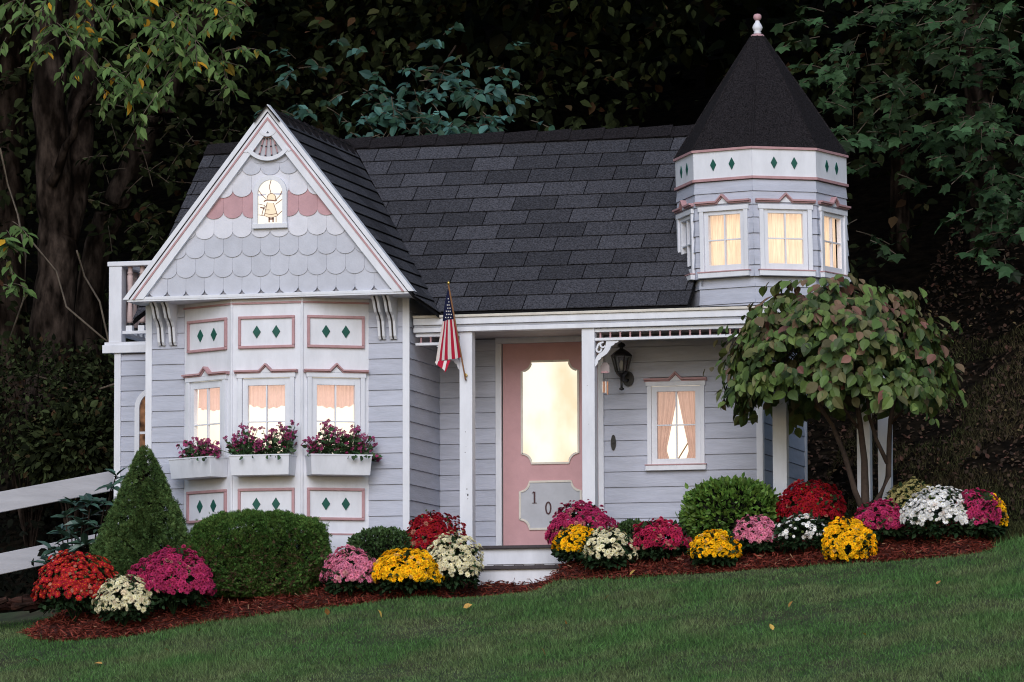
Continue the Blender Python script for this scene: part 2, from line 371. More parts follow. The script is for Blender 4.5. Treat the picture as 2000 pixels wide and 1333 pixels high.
# grass
N = 400000
gx = rng.uniform(-4.2, 6.6, N); gy = -.45 - rng.random(N) ** .9 * 6.6
inb = (gx > -2.72) & (gx < 4.76) & (gy > bed_edge(gx) - .03)
gx, gy = gx[~inb], gy[~inb]; N = len(gx)
patch = np.sin(gx * 1.3 + gy * 2.1) * np.sin(gx * .7 - gy * 1.6) + .5 * np.sin(gx * 3.7 + 1) * np.sin(gy * 4.3)
h = rng.uniform(.018, .046, N) * (1 + .40 * patch) * np.where(rng.random(N) < .04, 1.6, 1); gz = ground_z(gx, gy) - .004
td = nrm(np.stack([rng.normal(0, .5, N), rng.normal(-.1, .5, N), np.ones(N)], 1)); nn = nrm(np.stack([rng.normal(0, 1, N), rng.normal(-.6, 1, N), rng.normal(0, .2, N)], 1))
scatter_mesh('grass', [(-.5, 0, 0), (.5, 0, 0), (.32, .6, .06), (-.32, .6, .06), (0, 1, .22)], [(0, 1, 2, 3), (3, 2, 4)], np.stack([gx, gy, gz], 1),
             frames(td, nn, np.stack([rng.uniform(.003, .0055, N), h, h], 1)), m_grass)
# ------------------------------------------------------------------ the playhouse
house = thing('playhouse', 'small grey and pink Victorian cottage with lit windows, gable and round turret', 'playhouse')
W, D, P, G = FX(0), FX(.9), FX(.1), FX(-.30)
SZ0, SH = .2076 - .1237 * 4, .1237       # siding courses: the same levels run round the whole house
def planks(fr, u0, u1, z0, z1, parent, holes=(), o=0.0):
    k = 0
    while SZ0 + SH * k < z1:
        a, b = max(z0, SZ0 + SH * k + .0025), min(z1, SZ0 + SH * (k + 1)); k += 1
        if b - a < .012: continue
        segs = [(u0, u1)]
        for (h0, h1, g0, g1) in holes:
            if b > g0 + .02 and a < g1 - .02:
                segs = [s for q in segs for s in ((q[0], min(q[1], h0)), (max(q[0], h1), q[1])) if s[1] - s[0] > .01]
        for s0, s1 in segs:
            MB().box(fr, s0, s1, o - .008, o + .013, a, b, top_o=o + .003).build('plank', M['siding'], parent)
# walls and siding
wall = MB().box(W, -2.12, -1.84, -.05, -.006, -.45, 1.93).build('wall', M['wallback'], house); planks(W, -2.115, -1.845, -.42, 1.93, wall)
wall = MB().box(W, -.32, -.02, -.05, -.006, -.45, 1.93).build('wall', M['wallback'], house); planks(W, -.318, -.036, -.42, 1.93, wall)
SIDE = Fr((0, 0, 0), (0, 1, 0), (1, 0, 0))
wall = MB().box(SIDE, .02, .94, -.05, -.006, -.4, 1.93).build('wall', M['wallback'], house); planks(SIDE, .004, .9, -.05, 1.92, wall)
WIN = (1.735, 2.165, .63, 1.26)
wall = MB().box(D, .02, .50, -.05, -.006, -.1, 1.75).build('wall', M['wallback'], house); planks(D, .0, .476, 0, 1.66, wall)
wall = MB().box(D, 1.34, WIN[0], -.05, -.006, -.1, 1.75).box(D, WIN[1], 2.6, -.05, -.006, -.1, 1.75).box(D, WIN[0], WIN[1], -.05, -.006, -.1, WIN[2]).box(D, WIN[0], WIN[1], -.05, -.006, WIN[3], 1.75).build('wall', M['wallback'], house)
planks(D, 1.362, 2.602, 0, 1.66, wall, [WIN])
RS = Fr((2.632, 0, 0), (0, 1, 0), (1, 0, 0))
wall = MB().box(RS, .92, 2.62, -.05, -.006, -.1, 2.6).build('wall', M['wallback'], house); planks(RS, .935, 2.585, 0, 1.9, wall)
wall = MB().box(D, -2.73, -2.1, -.05, -.006, -.3, 1.63).build('wall', M['wallback'], house); planks(D, -2.695, -2.1, -.3, 1.62, wall)
LS = Fr((-2.73, 0, 0), (0, -1, 0), (-1, 0, 0))
wall = MB().box(LS, -2.62, -.9, -.05, -.006, -.3, 1.63).build('wall', M['wallback'], house); planks(LS, -2.6, -.94, -.3, 1.62, wall)
WL = Fr((-2.156, 0, 0), (0, -1, 0), (-1, 0, 0))
wall = MB().box(WL, -.94, 0, -.05, -.006, -.4, 1.93).build('wall', M['wallback'], house); planks(WL, -.9, -.04, -.35, 1.92, wall)
BK = Fr((0, 2.62, 0), (-1, 0, 0), (0, 1, 0))
wall = MB().box(BK, -2.63, 2.73, -.06, -.006, -.2, 2.9).build('wall', M['wallback'], house)
UL = Fr((-2.2, 0, 0), (0, -1, 0), (-1, 0, 0))       # upper end wall over the balcony
wall = MB().prism(UL, [(-2.9, 1.7), (-.95, 1.7), (-.95, 2.42), (-1.95, 3.3), (-2.9, 2.5)], -.05, -.006).build('wall', M['wallback'], house)
for fr, u0, u1, z0, z1 in ((W, -.038, .018, -.42, 1.92), (W, -2.166, -2.112, -.42, 1.92), (D, 2.598, 2.650, 0, 1.66), (D, -2.748, -2.692, -.3, 1.63), (RS, 2.582, 2.63, 0, 1.9), (RS, .9, .935, 0, 1.9)):
    MB().box(fr, u0, u1, .0005, .022, z0, z1).build('corner_trim', M['white'], house, bevel=.003)

# windows ---------------------------------------------------------------------------------------------------------
def hood(fr, uc, hw, z, parent, lift=.052):
    p = [(uc - hw, z), (uc - .052, z), (uc, z + lift), (uc + .052, z), (uc + hw, z)]
    b = MB().band(fr, p, .014, .0, .052); b.band(fr, [(u, q - .013) for u, q in p], .009, .0, .036)
    b.build('hood_moulding', M['pink'], parent)
    MB().prism(fr, [(uc - .046, z - .016), (uc + .046, z - .016), (uc, z + .030)], .0, .028).build('hood_peak', M['white'], parent)
def curtain(fr, u0, u1, zt, zb, o, parent, m, folds=9, amp=.008, inner=None, name='curtain'):
    nu, nz = 36, 14; v = []; f = []
    for j in range(nz + 1):
        s = j / nz
        for i in range(nu + 1):
            t = i / nu; b = zb(t) if callable(zb) else zb
            z = zt + (b - zt) * s
            a0, a1 = inner(z) if inner else (u0, u1)
            v.append(fr(a0 + (a1 - a0) * t, o + amp * math.sin(t * folds * 6.283 + .7 * math.sin(9 * t) + s), z))
    for j in range(nz):
        for i in range(nu): f.append((j * (nu + 1) + i, j * (nu + 1) + i + 1, (j + 1) * (nu + 1) + i + 1, (j + 1) * (nu + 1) + i))
    MB().add(v, f).build(name, m, parent, smooth=True)
def window(fr, uc, cw, z_sill, z_head, gw, gz0, gz1, room, hw=None, hz=None, sill=True, kind='valance', deep=.22):
    h = cw / 2
    c = MB()
    c.box(fr, uc - h, uc - h + .034, .0, .026, z_sill, z_head - .036); c.box(fr, uc + h - .034, uc + h, .0, .026, z_sill, z_head - .036)
    c.box(fr, uc - h - .010, uc + h + .010, .0, .030, z_head - .036, z_head)
    win = c.build('window', M['white'], house, bevel=.002)
    s = MB(); a, g = h - .036, gw / 2; zt, zb_ = z_head - .038, z_sill
    s.box(fr, uc - a, uc - g, -.03, .010, zb_, zt); s.box(fr, uc + g, uc + a, -.03, .010, zb_, zt)
    s.box(fr, uc - g, uc + g, -.03, .0095, gz1, zt); s.box(fr, uc - g, uc + g, -.03, .0095, zb_, gz0)
    s.build('sash', M['white'], win, bevel=.0015)
    zm = (gz0 + gz1) / 2
    MB().box(fr, uc - .0055, uc + .0055, -.02, .004, gz0, gz1).box(fr, uc - g, uc - .0055, -.02, .0035, zm - .005, zm + .005).box(fr, uc + .0055, uc + g, -.02, .0035, zm - .005, zm + .005).build('muntin', M['white'], win)
    for q0, q1 in ((uc - g, uc - .0055), (uc + .0055, uc + g)):
        for y0, y1 in ((gz0, zm - .005), (zm + .005, gz1)):
            MB().add([fr(q0, -.008, y0), fr(q1, -.008, y0), fr(q1, -.008, y1), fr(q0, -.008, y1)], [(0, 1, 2, 3)]).build('pane', M['glass'], win)
    if hw: hood(fr, uc, hw, hz, win)
    if sill: MB().box(fr, uc - h - .012, uc + h + .012, .0, .045, z_sill - .040, z_sill).build('sill', M['white'], win, bevel=.003); MB().box(fr, uc - h - .016, uc + h + .016, .0, .050, z_sill + .0005, z_sill + .009).build('sill_moulding', M['pink'], win)
    # the lit room seen through it
    e = .30 if kind == 'valance' and uc < .29 and fr.n.x < -.2 else .15
    MB().add([fr(uc - g - e, -deep, gz0 - e), fr(uc + g + e, -deep, gz0 - e), fr(uc + g + e, -deep, gz1 + e), fr(uc - g - e, -deep, gz1 + e)], [(0, 1, 2, 3)]).build('lit_room', room, win)
    if kind == 'valance':
        curtain(fr, uc - g - .02, uc + g + .02, gz1 + .02, lambda t: gz1 - .145 - .030 * math.sin(t * 3.14) * (1 if math.sin(t * 50) > -2 else 0) + .006 * math.sin(t * 34), -.06, win, M['curtain'], folds=10, name='valance')
    elif kind == 'sheer':
        curtain(fr, uc - g - .05, uc + g + .05, gz1 + .03, gz0 - .03, -.07, win, M['sheer'], folds=5, amp=.004)
    elif kind == 'drapes':
        zt0 = gz0 + .072
        def inn(sgn):
            def f(z):
                t = max((gz1 - z) / (gz1 - zt0), 0)
                k = -.004 + .094 * t ** 1.1 if z > zt0 else .090 - .030 * (zt0 - z) / .09
                k = max(min(k, g - .02), -.004)
                return (uc - g - .02, uc - k) if sgn < 0 else (uc + k, uc + g + .02)
            return f
        for sgn in (-1, 1): curtain(fr, 0, 0, gz1 + .015, gz0 - .02, -.05 - .004 * sgn, win, M['drape'], folds=4, amp=.007, inner=inn(sgn))
        MB().tube([fr(uc - .025, -.10, gz0 - .02), fr(uc + .11, -.10, gz0 + .19)], .0055, 6).build('rod', M['wood'], win)
    return win

# bay window ------------------------------------------------------------------------------------------------------
bpts = [(-1.847, 0.), (-1.359, -.28), (-.781, -.28), (-.317, 0.)]
bm_ = MB()
def bayface(i):
    a, b = Vector((*bpts[i], 0)), Vector((*bpts[i + 1], 0)); u = (b - a); return Fr(a, u, (u.y, -u.x, 0)), u.length
bay = MB()
for i in range(3):
    fr, L = bayface(i); c = L / 2; hwid = .150; e = .0 if i == 1 else .0
    bay.box(fr, 0, L, -.03, 0, -.4, .60); bay.box(fr, 0, L, -.03, 0, 1.33, 1.935)
    bay.box(fr, 0, c - .20, -.03, 0, .60, 1.33); bay.box(fr, c + .20, L, -.03, 0, .60, 1.33)
bay = bay.build('bay_wall', M['white'], house)
for i in range(3):
    fr, L = bayface(i); c = L / 2
    window(fr, c, .462, .60, 1.330, .305, .665, 1.235, M['glow_room'], hw=.258, hz=1.348, sill=False)
    for z0, z1 in ((1.527, 1.782), (.175, .428)):
        for q in (-1, 1):
            if q < 0:
                pm = MB(); a = .232
                pm.box(fr, c - a, c + a, .0, .022, z1 - .022, z1); pm.box(fr, c - a, c + a, .0, .022, z0, z0 + .022)
                pm.box(fr, c - a, c - a + .022, .0, .021, z0 + .022, z1 - .022); pm.box(fr, c + a - .022, c + a, .0, .021, z0 + .022, z1 - .022)
                pm.build('panel_moulding', M['pink'], bay, bevel=.004)
                MB().box(fr, c - a + .022, c + a - .022, .0, .006, z0 + .022, z1 - .022).build('panel', M['white'], bay)
            zc = (z0 + z1) / 2 + .002; uc = c + q * .080
            MB().prism(fr, [(uc - .033, zc), (uc, zc - .050), (uc + .033, zc), (uc, zc + .050)], .0, .014).build('diamond', M['green'], bay)
    MB().box(fr, .0, L, .0, .012, 1.878, 1.892).build('head_moulding', M['pink'], bay)
    MB().box(fr, .0, L, .0, .022, .060, .072).build('base_moulding', M['pink'], bay)
    MB().box(fr, .0, L, .0, .018, -.35, .060).build('base_board', M['white'], bay)
    if i < 2: MB().tube([Vector((*bpts[i + 1], .07)), Vector((*bpts[i + 1], 1.93))], .012, 8).build('corner_bead', M['white'], bay)

# gable -----------------------------------------------------------------------------------------------------------
AX, AZ, GB = -1.0427, 3.447, 1.935
ES, EZ = 1.197, AZ - GB                 # half span and rise
SL = EZ / ES
gable = MB().prism(G, [(AX - ES + .08, GB + .02), (AX + ES - .08, GB + .02), (AX, AZ - .09)], -.04, -.004).build('gable', M['scaleback'], house)
ins = [(0, 1, -(GB + .012)), line_half((AX - ES + .055, GB), (AX, AZ - .07), (AX, 2.3)), line_half((AX + ES - .055, GB), (AX, AZ - .07), (AX, 2.3))]
rows = [(2.985, 'scale_grey'), (2.894, 'scale_grey'), (2.724, 'scale_white'), (2.556, 'scale_pink'), (2.402, 'scale_white'), (2.252, 'scale_grey'), (2.094, 'scale_grey'), (1.947, 'scale_grey')]
SWID = .1545
for r, (zb_, mn) in enumerate(rows):
    top = zb_ + .235; off = (.5 if r % 2 == 0 else 0.0)
    for k in range(-9, 10):
        c = AX + .011 + (k + off) * SWID; h = SWID / 2 - .0007
        zz = zb_ + random.uniform(-.004, .004)
        poly = [(c + h * math.cos(a), zz + h * .74 - h * .74 * math.sin(a)) for a in np.linspace(math.pi, 0, 13)] + [(c + h, top), (c - h, top)]
        poly = clip(poly, ins)
        if mn == 'scale_pink' or True:
            if len(poly) < 3 or area(poly) < .0006: continue
        o0 = .002 + .0 * r
        fro = lambda u, o, z, zz=zz: G(u, o - .055 * (z - zz), z)      # lapped: the top tucks under the course above
        MB().prism(fro, poly, o0 + .004, o0 + .021).build('scale', M[mn], gable)
# rake boards
def rake(d0, d1, o0, o1, name, m, extra=0.0):
    for s in (-1, 1):
        n = Vector((SL, 1)).normalized()          # outward normal of the right slope
        def pt(d, t):                              # d inward from the outer edge, t along from apex to foot
            return (AX + s * (ES * t - n.x * d), AZ - EZ * t - n.y * d)
        def cut(d, which):
            if which == 0: return (AX, AZ - d / n.y)
            t = 1 + extra
            p = pt(d, t); zf = GB - extra * EZ
            k = (p[1] - zf) / EZ; return (p[0] + s * ES * k, zf)
        q = [cut(d0, 0), cut(d0, 1), cut(d1, 1), cut(d1, 0)]
        if s < 0: q = q[::-1]
        MB().prism(G, q, o0, o1).build(name, m, house)
rake(.000, .035, -.02, .062, 'rake_crown', M['white'])
rake(.0352, .0628, -.02, .052, 'rake_cove', M['white'])
rake(.063, .077, -.02, .062, 'rake_stripe', M['pink'])
rake(.078, .132, -.02, .055, 'rake_board', M['white'])
MB().box(G, AX - ES + .03, AX + ES - .03, .0, .048, GB - .006, GB + .020).build('gable_base_board', M['white'], house, bevel=.004)
MB().box(FX(0), AX - ES + .03, AX + ES - .03, .005, .345, GB - .016, GB - .0045).build('soffit', M['white'], house)
# gable ornament
def arc(c, r, a0, a1, n=14): return [(c[0] + r * math.sin(a), c[1] - r * math.cos(a)) for a in np.linspace(a0, a1, n)]
oc = (AX + .002, 3.215)
orn = MB().prism(G, [(AX - .155, 3.075), (AX, 3.02), (AX + .155, 3.075), (AX, 3.32)], .012, .022).build('gable_ornament', M['grey'], house)
MB().band(G, arc(oc, .200, -.92, .92), .030, .02, .062).build('scroll_arc', M['white'], orn)
for s in (-1, 1): MB().band(G, [(oc[0] + s * .155, 3.088), (oc[0] + s * .175, 3.078), (oc[0] + s * .193, 3.088), (oc[0] + s * .199, 3.075)], .022, .02, .0605).build('scroll_end', M['white'], orn)
MB().band(G, arc((AX, 3.275), .072, -1.0, 1.0), .024, .02, .060).build('scroll_arc', M['white'], orn)
for k in range(6):
    a = (k - 2.5) * .25; p0 = (oc[0] + .05 * math.sin(a) * 2.0, oc[1] - .02); p1 = (oc[0] + .19 * math.sin(a * 1.15), oc[1] - .19 * math.cos(a * 1.15))
    sp = MB().tube([G(p0[0], .034, p0[1]), G(p1[0], .034, p1[1])], .0055, 6).build('spindle', M['pink'], orn)
    b = MB()
    for t in (.12, .48, .9): b.lathe(G(p0[0] + (p1[0] - p0[0]) * t, .036, p0[1] + (p1[1] - p0[1]) * t - .007), [(.002, 0), (.0085, .004), (.0085, .010), (.002, .014)], 8)
    b.build('bead', M['black'], orn)
# arched stained glass window in the gable
AWX, AW0, AW1, AWH = -1.026, 2.470, 2.885, .138
def archpoly(hw, z0, ztop, n=14): return [(AWX - hw, z0), (AWX + hw, z0)] + [(AWX + hw * math.cos(a), ztop - hw + hw * math.sin(a)) for a in np.linspace(0, math.pi, n)]
def archring(fr_, hw, w, z0, ztop, o0, o1, n=14):
    b = MB(); O = archpoly(hw, z0, ztop, n)[1:] + [archpoly(hw, z0, ztop, n)[0]]; I = archpoly(hw - w, z0, ztop - w, n)[1:] + [archpoly(hw - w, z0, ztop - w, n)[0]]
    for i in range(len(O) - 1): b.prism(fr_, [O[i], O[i + 1], I[i + 1], I[i]], o0, o1)
    return b
aw = archring(G, AWH, .036, AW0, AW1, .008, .048).build('arched_window', M['white'], house)
MB().prism(G, archpoly(AWH - .004, AW0, AW1 - .004), .010, .022).build('leaded_glass', M['glow_attic'], aw)
MB().box(G, AWX - AWH - .006, AWX + AWH + .006, .01, .055, AW0 - .004, AW0 + .034).build('sill', M['white'], aw, bevel=.003)
ld = MB()
def lead(*ps, w=.0045): ld.band(G, [(AWX + a, AW0 + .045 + b) for a, b in ps], w, .0225, .028)
fig = MB()                                   # a child in a round sun hat holding flowers, drawn in lead lines
hatp = [(.002 + .036 * math.cos(a), .196 + .030 * math.sin(a)) for a in np.linspace(0, 6.283, 15)[:-1]]
FP = lambda pts: [(AWX + a, AW0 + .045 + q) for a, q in pts]
fig.prism(G, FP([(-.028, .158), (.024, .150), (.058, .050), (.020, .038), (-.020, .040), (-.052, .054)]), .0225, .0245)
crown = [(.006 + .036 * math.cos(a), .188 + .040 * math.sin(a)) for a in np.linspace(-.35, 3.5, 12)]
fig.prism(G, FP(crown), .0225, .0247)
fig.build('tinted_glass', M['glow_fig'], aw)
lead(*crown); lead((-.056, .166), (-.036, .176), (.0, .174), (.040, .168), (.052, .176), w=.009); lead((-.028, .158), (-.052, .054), (-.020, .040), (.020, .038), (.058, .050), (.024, .150)); lead((-.044, .070), (.004, .060), (.050, .068))
lead((-.030, .140), (-.062, .100), (-.010, .098)); lead((-.062, .100), (-.050, .135), (-.100, .148)); lead((-.062, .100), (-.072, .060)); lead((-.085, .120), (-.050, .112), w=.010)
lead((-.012, .040), (-.012, .0), w=.010); lead((.020, .040), (.020, .0), w=.010); lead((-.016, .026), (.026, .026), w=.012)
lead((.004, .224), (-.012, .280), (.004, .335)); lead((.046, .180), (.074, .205), (.102, .262)); lead((-.040, .188), (-.070, .215), (-.100, .255)); lead((.040, .140), (.098, .180)); lead((.058, .056), (.098, .090)); lead((-.052, .052), (-.098, .062)); lead((.045, .050), (.045, .0))
ld.build('lead_lines', M['lead'], aw)
# gable roof, deck behind the rakes
def gplane(s, y, t, h=0.0):                      # t down the slope from the ridge (0..1), h above it
    n = Vector((s * SL, 0, 1)).normalized(); p = Vector((AX + s * ES * t, y, AZ - EZ * t - .038)); return p + n * h
YR = 1.95; ZR = 3.440; YE = .07; ZE = 1.800; MS = (ZR - ZE) / (YR - YE)
def yv(t): return YE + max(AZ - EZ * t - .038 - ZE, 0) / MS          # where the gable slope meets the main roof
TB = 1.075
rb = MB()
for s in (-1, 1):
    tb_ = TB if s > 0 else .955
    q = [gplane(s, -.355, 0), gplane(s, -.355, min(tb_, .985)), gplane(s, yv(tb_), tb_), gplane(s, yv(0), 0)]
    rb.add([*q, *[p - Vector((0, 0, .03)) for p in q]], [(0, 1, 2, 3), (7, 6, 5, 4), (0, 4, 5, 1), (1, 5, 6, 2), (2, 6, 7, 3)])
groof = rb.build('gable_roof', M['roofdark'], house)
def slab(poly, f3, m, parent, name, thick=.012, tilt=.0):
    n = len(poly); top = [f3(a, b, thick) for a, b in poly]; bot = [f3(a, b, 0.0) for a, b in poly]
    MB().add(top + bot, [list(range(n)), list(range(2 * n - 1, n - 1, -1))] + [(i, i + n, (i + 1) % n + n, (i + 1) % n) for i in range(n)]).build(name, m, parent)
SLEN = math.hypot(ES, EZ); rowh = .146; nrow = int(SLEN * TB / rowh) + 1
for r in range(nrow):
    t1 = min((SLEN * TB - r * rowh) / SLEN, TB); t0 = max(t1 - (rowh - .0015) / SLEN, .0)
    if t1 <= .01: break
    y = -.356 - random.uniform(0, .3)
    while y < 2.0:
        a, b = max(y, -.356) + .002, y + .355; y += .36
        # valley is a straight line from (yv(0), 0) to (yv(TB), TB)
        poly = clip([(a, t1), (b, t1), (b, t0), (a, t0)], [line_half((yv(0), 0), (yv(TB), TB), (-.3, .5)), line_half((-.356, 0), (-.356, 1.0), (0, .5)), line_half((-.356, 1.0), (yv(TB), TB), (0, .5))])
        if len(poly) < 3 or area(poly) < .0004: continue
        slab(poly, lambda yy, t, h, t0=t0, t1=t1: gplane(1, yy, t, h + .001 + .013 * (t - t0) / max(t1 - t0, 1e-3)), M['shingle'], groof, 'shingle', .006)
k = 0; y = -.39
while y < 1.95:                                     # ridge caps
    v = [gplane(s, yy, t, h) for yy, hh in ((y, .024), (y + .21, .016)) for h in (hh, hh - .012) for s, t in ((-1, .07), (-1, 0), (1, .07))]
    c = []
    for yy, hh in ((y, .022), (y + .215, .012)):
        for d in (0, -.01): c += [gplane(-1, yy, .075, hh + d), Vector((AX, yy, AZ - .038 + (hh + d) * 1.3)), gplane(1, yy, .075, hh + d)]
    MB().add(c, [(0, 1, 7, 6), (1, 2, 8, 7), (0, 3, 4, 1), (1, 4, 5, 2), (2, 5, 11, 8), (6, 9, 3, 0)]).build('ridge_cap', M['cone'], groof); y += .2
# main roof ----------------------------------------------------------------------------------------------------------
X0, X1 = -2.31, 2.92
def mplane(x, t, h=0.0):                            # t up the slope from the eave (0..1)
    n = Vector((0, -MS, 1)).normalized(); return Vector((x, YE + (YR - YE) * t, ZE + (ZR - ZE) * t)) + n * h
rb = MB()
for side in (1, -1):
    vb0 = (AX + side * (AZ - .038 - ZE) / SL, 0.0)
    poly = clip([(X0, 0), (2.235, 0), (2.235, .36), (X1, .36), (X1, 1), (X0, 1)], [line_half(vb0, (AX, 1.0), (AX + side * 3, .5))])
    n_ = len(poly); top = [mplane(x, t, -.004) for x, t in poly]; bot = [mplane(x, t, -.036) for x, t in poly]
    rb.add(top + bot, [list(range(n_)), list(range(2 * n_ - 1, n_ - 1, -1))] + [(i, i + n_, (i + 1) % n_ + n_, (i + 1) % n_) for i in range(n_)])
q = [Vector((X0, YR + .004, ZR)), Vector((X1, YR + .004, ZR)), Vector((X1, 2 * YR - YE, ZE)), Vector((X0, 2 * YR - YE, ZE))]
rb.add(q + [p - Vector((0, 0, .035)) for p in q], [(0, 1, 2, 3), (7, 6, 5, 4), (0, 4, 5, 1), (1, 5, 6, 2), (2, 6, 7, 3), (3, 7, 4, 0)])
mroof = rb.build('main_roof', M['roofdark'], house)
MLEN = math.hypot(YR - YE, ZR - ZE); mrow = (MLEN - .115) / 12
VX = AX + ES * TB + .0; VXL = AX - ES * TB
for side in (1, -1):
    vb = (AX + side * (AZ - .038 - ZE) / SL, 0.0); vt = (AX, 1.0)
    for r in range(13):
        t0 = r * mrow / MLEN; t1 = min((r + 1) * mrow - .0015, MLEN) / MLEN
        x = X0 - .36 + ((r * .5) % 1 + .07 * r) % 1 * .358
        xend = 2.235 if r < 5 else 2.6
        while x < xend:
            a, b = max(x + .004, X0), min(x + .354, xend); x += .358
            if b - a < .01: continue
            j = random.uniform(-.002, .002)
            poly = clip([(a, t0 + j / MLEN), (b, t0 + j / MLEN), (b, t1), (a, t1)], [line_half(vb, vt, (AX + side * 3, .5))])
            if len(poly) < 3 or area(poly) < .0006: continue
            slab(poly, lambda xx, t, h, t0=t0, t1=t1: mplane(xx, t, h + .001 + .010 * (t1 - t) / (t1 - t0)), M['shingle'], mroof, 'shingle', .006)
x = X0
while x < 2.7:
    c = []
    for xx, hh in ((x, .022), (x + .30, .034)):
        for d in (0, -.01): c += [mplane(xx, 1 - .125 / MLEN, hh + d), Vector((xx, YR, ZR + (hh + d) * 1.4)), Vector((xx, YR + .1, ZR - .07 + hh + d))]
    MB().add(c, [(0, 1, 7, 6), (1, 2, 8, 7), (0, 3, 4, 1), (1, 4, 5, 2), (6, 9, 3, 0), (6, 7, 10, 9)]).build('ridge_cap', M['cone'], mroof); x += .285
# eave corbels under the gable
for x in (-2.025, -1.930, -.200, -.108):
    for k, (a, b, mm, cut) in enumerate(((-.027, -.008, 'white', 0), (-.008, .008, 'black', .012), (.008, .027, 'white', 0))):
        fr = Fr((x, 0, 0), (0, -1, 0), (1, 0, 0))
        prof = [(.005, 1.60), (.035, 1.595), (.055, 1.62), (.068, 1.68), (.082, 1.735), (.120, 1.775), (.165, 1.800), (.190, 1.835), (.215, 1.88), (.262, 1.915)]
        prof = [(max(u - cut, .004), z) for u, z in prof]
        poly = prof + [(.262 - cut, 1.919), (.005, 1.919)]
        if k == 0: cb = MB().prism(fr, poly, a, b).build('eave_bracket', M['white'], house)
        else: MB().prism(fr, poly, a, b).build('bracket_core' if k == 1 else 'bracket_cheek', M['inside'] if k == 1 else M[mm], cb)

# turret -------------------------------------------------------------------------------------------------------------
TX, TY, TR, TA = 2.690, .75, .664, R_(6.1)
LEAN = .017
def face(i, R):
    az = TA + R_(22.5 + 45 * i); n = Vector((math.sin(az), -math.cos(az), 0)); u = Vector((math.cos(az), math.sin(az), 0))
    return Fr(Vector((TX, TY, 0)) + n * R * math.cos(R_(22.5)), u, n, LEAN, 2.2), R * math.sin(R_(22.5))
def tv(k, R, z): 
    az = TA + R_(45 * k); return Vector((TX + math.sin(az) * R - (z - 2.2) * LEAN, TY - math.cos(az) * R, z))
tb = MB()
def ring(b, R0, z0, R1, z1, m=0):
    vs = [tv(k, R0, z0) for k in range(8)] + [tv(k, R1, z1) for k in range(8)]
    b.add(vs, [(k, (k + 1) % 8, (k + 1) % 8 + 8, k + 8) for k in range(8)] + [list(range(8))[::-1], list(range(8, 16))], m)
ring(tb, TR - .06, 1.72, TR - .05, 2.018); ring(tb, TR - .005, 2.018, TR - .005, 2.05); ring(tb, TR - .005, 2.555, TR - .005, 3.03)
for i in range(8):                                 # corner posts between the window openings
    for s in (-1, 1):
        fr, hw_ = face(i, TR - .005); tb.box(fr, s * hw_ if s < 0 else .165, -.165 if s < 0 else hw_, -.03, 0, 2.05, 2.554)
turret = tb.build('turret', M['wallback'], house)
faces = [-3, -2, -1, 0, 1, 2]
for i in faces:
    fr, h_ = face(i, TR)
    frl, hl = face(i, TR - .025)
    planks(frl, -hl - .002, hl + .002, 1.78, 2.02, turret, o=-.004); planks(fr, -h_ - .003, h_ + .003, 2.579, 2.772, turret)
    for z in range(0, 5):
        for s in (-1, 1):
            a, b = 2.035 + z * .1237 - .05, 2.035 + (z + 1) * .1237 - .054
            MB().box(fr, *( (-h_ - .003, -.206) if s < 0 else (.206, h_ + .003)), -.008, .014, max(a, 2.02), min(b, 2.577), top_o=.003).build('plank', M['siding'], turret)
    f2, h2 = face(i, TR + .004)
    MB().box(f2, -h2 - .002, h2 + .002, -.02, .008, 2.80, 3.012).build('frieze_board', M['white'], turret)
    MB().box(f2, -h2 - .007, h2 + .007, -.02, .020, 2.779, 2.799).build('frieze_moulding', M['pink'], turret)
    MB().box(f2, -h2 - .009, h2 + .009, -.02, .024, 3.010, 3.028).build('eave_moulding', M['pink'], turret)
    for s in (-1, 1):
        MB().prism(f2, [(s * .082 - .026, 2.905), (s * .082, 2.857), (s * .082 + .026, 2.905), (s * .082, 2.953)], .0, .014).build('diamond', M['green'], turret)
    if i == -2: window(fr, 0, .424, 2.062, 2.578, .282, 2.120, 2.512, M['grey'], hw=.242, hz=2.612, kind='plain', deep=.03)
    elif i in (-1, 0, 1): window(fr, 0, .424, 2.062, 2.578, .282, 2.120, 2.512, M['glow_turret'], hw=.242, hz=2.612, kind='sheer', deep=.16)
CR0 = .676; ZC, ZA = 3.026, 3.985
troof = MB(); ring(troof, CR0 - .02, ZC - .004, .03, ZA - .02); troof = troof.build('turret_roof', M['roofdark'], house)
for i in range(8):
    a, b = tv(i, CR0, ZC), tv(i + 1, CR0, ZC); c, d = tv(i + 1, .047, ZA), tv(i, .047, ZA)
    n = (b - a).cross(d - a).normalized()
    if n.dot((a + b) / 2 - Vector((TX, TY, 3))) < 0: n = -n
    g = (b - a).normalized() * .003; q = [a + g, b - g, c - g * .3, d + g * .3]
    # three courses per face, each lapping the next
    MB().add([p + n * .010 for p in q] + [p for p in q], [(0, 1, 2, 3), (7, 6, 5, 4), (0, 4, 5, 1), (1, 5, 6, 2), (3, 7, 4, 0)]).build('roof_panel', M['cone'], troof)
    MB().tube([a + n * .008, (a + d) / 2 + n * .010, d + n * .008], [.010, .010, .007], 6).build('hip_strip', M['cone'], troof)
fc = Vector((tv(0, 0, ZA).x, TY, ZA))
fin = MB().lathe(fc, [(.040, -.01), (.052, .0), (.054, .012), (.044, .022), (.024, .026)], 16).build('finial', M['scale_pink'], house, smooth=True)
MB().lathe(fc, [(.022, .024), (.032, .034), (.024, .044), (.036, .060), (.041, .078), (.034, .096), (.020, .118), (.015, .134)], 16).build('finial_urn', M['white'], fin, smooth=True)
